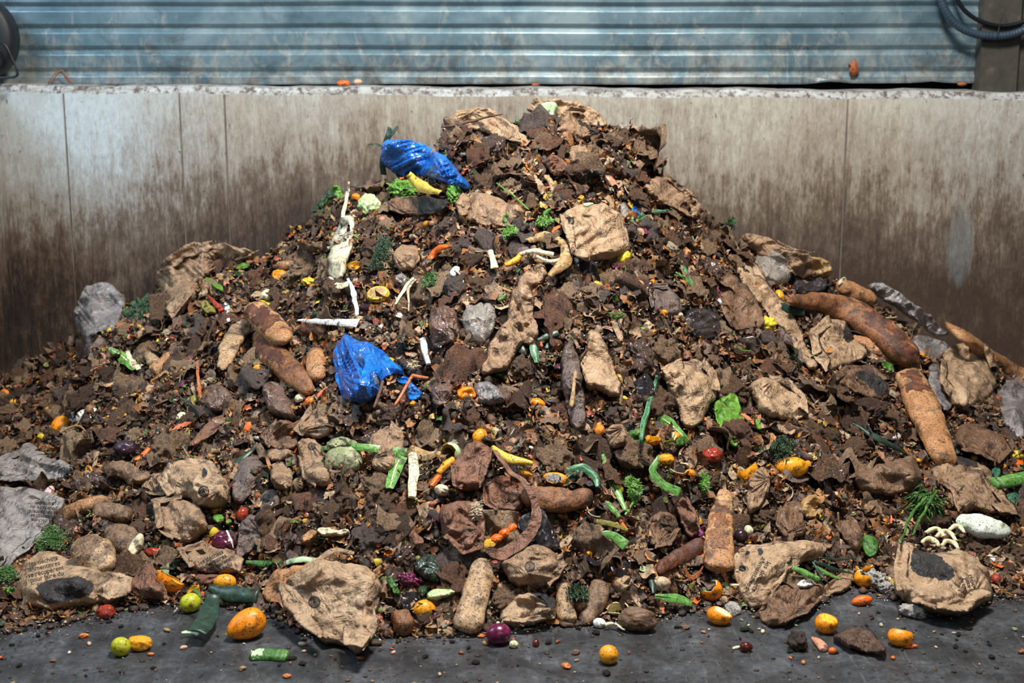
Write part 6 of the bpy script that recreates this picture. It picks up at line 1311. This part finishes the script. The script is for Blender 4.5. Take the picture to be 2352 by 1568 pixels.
scatter('torn_bag_piece', lambda k: T_sheet(k, .26, 20, .8), ['tan','tan','mid','mid','brown','red','slate','dark'], 190, .045, .10, {k_: v_.replace('scrap', 'bag piece') for k_, v_ in PD.items()}, 'paper scrap', 'torn bag pieces in the heap', 3, pmin=.02, tilt=.6, lift=.004, rad=30)
scatter('orange_peel', lambda k: T_dome(k), [('orange_rind','pith'),('mandarin','pith'),('deep_orange','pith'),('yellow_rind','pith')], 120, .010, .026, {'orange_rind':'curled orange peel piece','mandarin':'mandarin peel piece','deep_orange':'dark orange peel piece','yellow_rind':'yellow peel piece'}, 'peel', 'citrus peel pieces in the heap', 4, pmin=.3, lift=.008)
scatter('eggshell', lambda k: T_dome(k, .4, .3, 7, .03, 1.3), [('shell_brown','shell_inner'),('shell_inner','shell_inner'),('salmon','shell_inner')], 90, .008, .018, {'shell_brown':'brown eggshell piece','shell_inner':'white eggshell piece','salmon':'pinkish eggshell piece'}, 'eggshell', 'eggshell pieces in the heap', 4, pmin=.3, lift=.008)
scatter('carrot_peel', T_strip, ['carrot','deep_orange','salmon','root'], 130, .014, .034, {'carrot':'carrot peel strip','deep_orange':'bright orange peel strip','salmon':'pale salmon peel strip','root':'rusty peel strip'}, 'peel', 'vegetable peel strips in the heap', 4, pmin=.3, lift=.008)
scatter('leaf_scrap', lambda k: T_sheet(k, .2, 9, .5), ['leaf_green','leaf_dark','leaf_bright','leek_green','leek_dark','olive','cabbage'], 150, .010, .032, {'leaf_green':'green leaf scrap','leaf_dark':'dark green leaf scrap','leaf_bright':'bright green leaf scrap','leek_green':'leek leaf scrap','leek_dark':'dark leek scrap','olive':'olive leaf scrap','cabbage':'pale cabbage scrap'}, 'leaf scrap', 'leaf scraps in the heap', 3, pmin=.3, tilt=.7, lift=.008)
scatter('stalk_piece', lambda k: T_strip(k, 3.0, .14, .5, .2), ['leek_green','herb','cream','mush','dry_peel','twig','leek_dark'], 150, .012, .034, {'leek_green':'green stalk piece','herb':'thin green stalk','cream':'cream stalk piece','mush':'tan stalk piece','dry_peel':'dry stalk piece','twig':'dark twig piece','leek_dark':'dark green stalk piece'}, 'stalk', 'stalk pieces in the heap', 3, pmin=.3, tilt=.8, lift=.01)
scatter('bread_chunk', lambda k: T_lump(k, I3, .3, 2.6), ['tan','b_golden','crumb','b_grimy','brown'], 90, .010, .026, {'tan':'tan paper wad','b_golden':'golden bread chunk','crumb':'white bread chunk','b_grimy':'dirty bread chunk','brown':'brown paper wad'}, 'bread', 'bread chunks in the heap', 3, pmin=.3)
scatter('dry_leaf', lambda k: T_sheet(k, .3, 9, .45), ['dry_peel','nut','chestnut','onion_purple','radicchio','purple_leaf','banana'], 130, .012, .034, {'dry_peel':'dry tan leaf','nut':'brown withered leaf','chestnut':'dark red leaf','onion_purple':'purple onion skin','radicchio':'dark purple leaf','purple_leaf':'violet leaf scrap','banana':'yellowed leaf'}, 'leaf', 'withered leaves in the heap', 2, pmin=.2, tilt=.7)
scatter('small_fruit', lambda k: T_lump(k, I3, .08, 1.5, (1, .9, .85)), ['mandarin','tomato','nut','olive','plum','mush','flesh','salmon','cream'], 75, .009, .02, {'mandarin':'small orange bit','tomato':'small red tomato','nut':'brown nut','olive':'green olive','plum':'small black plum','mush':'tan mushroom cap','flesh':'yellow fruit bit','salmon':'salmon pink fruit bit','cream':'cream onion'}, 'food scrap', 'small round food scraps in the heap', 2, pmin=.3)
# seeds, nuts and crumbs lying on the open floor
fl = [(120,1520),(46,1530),(88,1462),(110,1455),(60,1448),(348,1505),(500,1462),(420,1490),(515,1525),(640,1530),(700,1497),(725,1505),(760,1508),(695,1482),(770,1515),(930,1470),(905,1500),(975,1511),(1020,1478),(1060,1502),(1190,1529),(1262,1478),(1280,1476),(1445,1500),(1610,1400),(1563,1430),(1553,1442),(1592,1400),(1612,1478),(1628,1447),(1627,1463),(1720,1437),(1726,1452),(1745,1446),(1752,1452),(1700,1468),(1920,1500),(1815,1512),(1990,1438),(2002,1422),(1845,1524),(1880,1512),(2024,1438),(2200,1460),(2190,1455),(2270,1475),(2072,1494),(2150,1488),(2235,1415),(1120,1480),(1075,1490),(1010,1550),(320,1445),(280,1440),(375,1480),(160,1500),(205,1480),(1330,1445),(830,1515),(560,1480)]
pts = []
for (a, b) in fl:
    r = rays(a, b); p = CAMP-r*(CH/r[2]); pts.append((float(p[0]), float(p[1]), a, b))
h_ = HN; 
BD = {'cream':'pale yellow bean','shell_brown':'pinkish pistachio shell','nut':'brown nut','soil':'black soil crumb','carrot':'orange carrot bit','chestnut':'dark seed','leaf_green':'green leaf bit','mush':'tan seed'}
scatter('seed', T_bean, ['cream','shell_brown','nut','soil','carrot','mush','soil','chestnut'], 0, .005, .0115, BD, 'seed', 'seeds and crumbs on the floor', 2, pts=pts, tilt=.2)
pf = sample(60, -.22, .0, True, .0)
scatter('floor_scrap', lambda k: T_lump(k, I2, .35, 2.4, (1, .7, .45)), ['mush','soil','nut','carrot','leaf_dark','cabbage','dry_peel','potato','soil'], 0, .005, .016, {'mush':'tan crumb','soil':'black soil clod','nut':'brown crust bit','carrot':'orange bit','leaf_dark':'dark green bit','cabbage':'pale green bit','dry_peel':'dry peel bit','potato':'brown potato bit'}, 'food scrap', 'scraps at the foot of the heap', 2, pts=pf, tilt=.2)
# ------------------------------------------------------------------ what nobody could count: shredded pulp, crumbs and soil between the things
def big(name, tmpl, pos, nor, size, m, label, cat):
    nv = len(tmpl); pick = RNG.integers(nv, size=len(pos)); Vs = []; Fs = []; b = 0
    for k in range(nv):
        i = np.where(pick == k)[0]
        if not len(i): continue
        V, F = tmpl[k]; F = np.asarray(F)
        z = nor[i]; a = RNG.normal(size=(len(i), 3)); x = np.cross(a, z); x /= np.linalg.norm(x, axis=1)[:, None]; y = np.cross(z, x)
        sc = size[i][:, None, None]; asp = RNG.uniform(.6, 1.3, (len(i), 1, 1))
        P = pos[i][:, None]+sc*(V[None, :, 0:1]*x[:, None]*asp+V[None, :, 1:2]*y[:, None]+V[None, :, 2:3]*z[:, None])
        Vs.append(P.reshape(-1, 3)); Fs.append((F[None]+(b+np.arange(len(i))*len(V))[:, None, None]).reshape(-1, F.shape[1])); b += len(i)*len(V)
    V = np.concatenate(Vs); F = np.concatenate(Fs); V[:, 2] = np.maximum(V[:, 2], .001); o0 = np.array([0, 5.2, 0.]); k = F.shape[1]
    me = bpy.data.meshes.new(name); me.vertices.add(len(V)); me.vertices.foreach_set('co', (V-o0).ravel()); me.loops.add(F.size); me.loops.foreach_set('vertex_index', F.ravel().astype(np.int32))
    me.polygons.add(len(F)); me.polygons.foreach_set('loop_start', np.arange(0, F.size, k, dtype=np.int32)); me.polygons.foreach_set('use_smooth', np.ones(len(F), bool)); me.materials.append(M[m]); me.update(calc_edges=True)
    o = bpy.data.objects.new(name, me); COL.objects.link(o); o.location = o0; return stuff(o, label, cat)
def spots(n, lo, hi, smin, smax, tilt, lift, keep=.12, power=2.2, sink=.0):
    x = RNG.uniform(-2.62, 2.9, n*6); y = RNG.uniform(3.3, 6.93, n*6); h = np.maximum(samp(HN, x, y), 0)
    px, py, d = proj(np.stack([x, y, h], -1)); F_ = np.interp(px, PXS, FY); R_ = np.interp(px, PXS, _r); t = (y-F_)/(R_-F_)
    ok = (px > -80) & (px < 2430) & (py < 1620) & (t > lo) & (t < hi) & (x > XL+.04) & (~masked(px, py) | (RNG.random(n*6) < keep))
    x, y, h = x[ok][:n], y[ok][:n], h[ok][:n]; e = .06
    nz = np.stack([-(samp(HS, x+e, y)-samp(HS, x-e, y))/(2*e), -(samp(HS, x, y+e)-samp(HS, x, y-e))/(2*e), np.ones(len(x))], -1); nz[h < .01] = [0, 0, 1]
    nz = nz/np.linalg.norm(nz, axis=1)[:, None]+RNG.normal(0, tilt, (len(x), 3))*np.where(h < .01, .25, 1)[:, None]; nz /= np.linalg.norm(nz, axis=1)[:, None]
    s = smin+(smax-smin)*RNG.random(len(x))**power
    return np.stack([x, y, h], -1)+nz*(lift+s[:, None]*(.1-sink)), nz, s
def lo_sheet(k, n=5):
    V, F, _ = T_sheet(k, .3, n, .7); F = [f for f in F[:2*(n-1)**2:2]]; return V[:n*n], F
def lo_strip(k):
    n = 7; t = np.linspace(-1, 1, n); rg = np.random.default_rng(k); c = rg.uniform(.6, 2.4); V = []
    for i in range(n):
        for sgn in (-1, 1): V.append((math.sin(t[i]*c)/c*1.3, sgn*.16*(1-.7*abs(t[i])**2)+.15*rg.normal()*t[i]**2, (1-math.cos(t[i]*c))/c+.06*sgn*math.sin(t[i]*3+k)))
    return np.array(V), [(2*i, 2*i+1, 2*i+3, 2*i+2) for i in range(n-1)]
def lo_lump(k, sub=I1): V, F, _ = T_lump(k, sub, .35, 1.8, (1, .75, .6)); return V, F
def lo_chip(k):
    V = np.array([(1,0,0),(-1,0,0),(0,.7,0),(0,-.6,0),(0,0,.45),(0,0,-.3)])*(1+.25*np.random.default_rng(k).normal(size=(6, 1)))
    return V, [(0,2,4),(2,1,4),(1,3,4),(3,0,4),(2,0,5),(1,2,5),(3,1,5),(0,3,5)]
big('shredded_pulp', [lo_sheet(k) for k in range(14)], *spots(12000, 0, 1.1, .009, .042, .55, .006), 'i_brown', 'matted brown shreds of leaves and paper between the things in the heap', 'rotting pulp')
big('shredded_stalks', [lo_strip(k) for k in range(14)], *spots(10000, 0, 1.1, .008, .038, .6, .011), 'i_brown', 'tangled brown fibres and strips between the things in the heap', 'rotting fibres')
big('wet_soil_clods', [lo_lump(k) for k in range(10)], *spots(8000, -.02, 1.1, .004, .020, .5, .004), 'i_soil', 'dark wet clods of decayed food between the things in the heap', 'decayed food')
big('pale_crumbs', [lo_chip(k) for k in range(8)], *spots(20000, -.04, 1.08, .002, .0085, .5, .010, .35), 'i_crumb', 'pale crumbs strewn all over the heap', 'crumbs')
big('orange_crumbs', [lo_sheet(k, 4) for k in range(50, 58)], *spots(3200, 0, 1.05, .004, .018, .5, .012, .25), 'i_warm', 'orange and red crumbs strewn over the heap', 'crumbs')
big('green_crumbs', [lo_sheet(k, 4) for k in range(60, 68)], *spots(2600, 0, 1.05, .004, .018, .5, .012, .2), 'i_green', 'small green leaf crumbs strewn over the heap', 'crumbs')
big('yellow_crumbs', [lo_chip(k) for k in range(20, 26)], *spots(1600, 0, 1.05, .004, .014, .5, .012, .2), 'i_yellow', 'yellow pulp crumbs strewn over the heap', 'crumbs')
big('floor_dirt', [lo_chip(k) for k in range(30, 38)], *spots(1600, -.3, .0, .0012, .006, .2, .001, 1, 3), 'i_crumb', 'fine pale crumbs strewn on the floor in front of the heap', 'crumbs')
big('floor_soil', [lo_lump(k, I1) for k in range(40, 46)], *spots(900, -.25, .0, .002, .009, .2, .0, 1, 3), 'i_soil', 'dark dirt strewn on the floor in front of the heap', 'dirt')
# ------------------------------------------------------------------ labels that place each thing by its neighbours
def rel(dx, dy):
    if abs(dx) > 2.2*abs(dy): return 'right of' if dx > 0 else 'left of'
    if abs(dy) > 2.2*abs(dx): return 'below' if dy > 0 else 'above'
    return ('lower ' if dy > 0 else 'upper ')+('right of' if dx > 0 else 'left of')
used = set(); 
for t in THINGS:
    if t[1]: t[0]['label'] = t[1]; used.add(t[1])
def short(s): return len(s.split()) <= 16
if not LMS: LMS.append(('the heap', 1176, 800))
for o, desc, px, py in [(t[0], t[0].get('_d'), t[2], t[3]) for t in THINGS if not t[1]]:
    ds = sorted(LMS, key=lambda l: math.hypot(l[1]-px, l[2]-py)); done = False; c = []
    for k in range(7):
        nm, lx, ly = ds[k]; dx, dy = px-lx, py-ly; d = math.hypot(dx, dy)
        if k == 0 and d < 25: c.append(f'{desc} on {nm}')
        r = rel(dx, dy); q = 'just ' if d < 60 else ('' if d < 130 else 'well ')
        c.append(f'{desc} {q}{r} {nm}')
    for k in range(3):
        for j in range(k+1, 5):
            a, b = ds[k][0], ds[j][0]; c.append(f'{desc} between {a} and {b}')
    for k in range(3):
        for j in range(k+1, 5):
            c.append(f'{desc} {rel(px-ds[k][1], py-ds[k][2])} {ds[k][0]}, {rel(px-ds[j][1], py-ds[j][2])} {ds[j][0]}')
    for s in c:
        if s not in used and short(s): done = True; break
    if not done: s = c[1] if short(c[1]) else c[0]
    used.add(s); o['label'] = s
for o in bpy.data.objects:
    if '_o' in o: del o['_o']
    if '_d' in o: del o['_d']
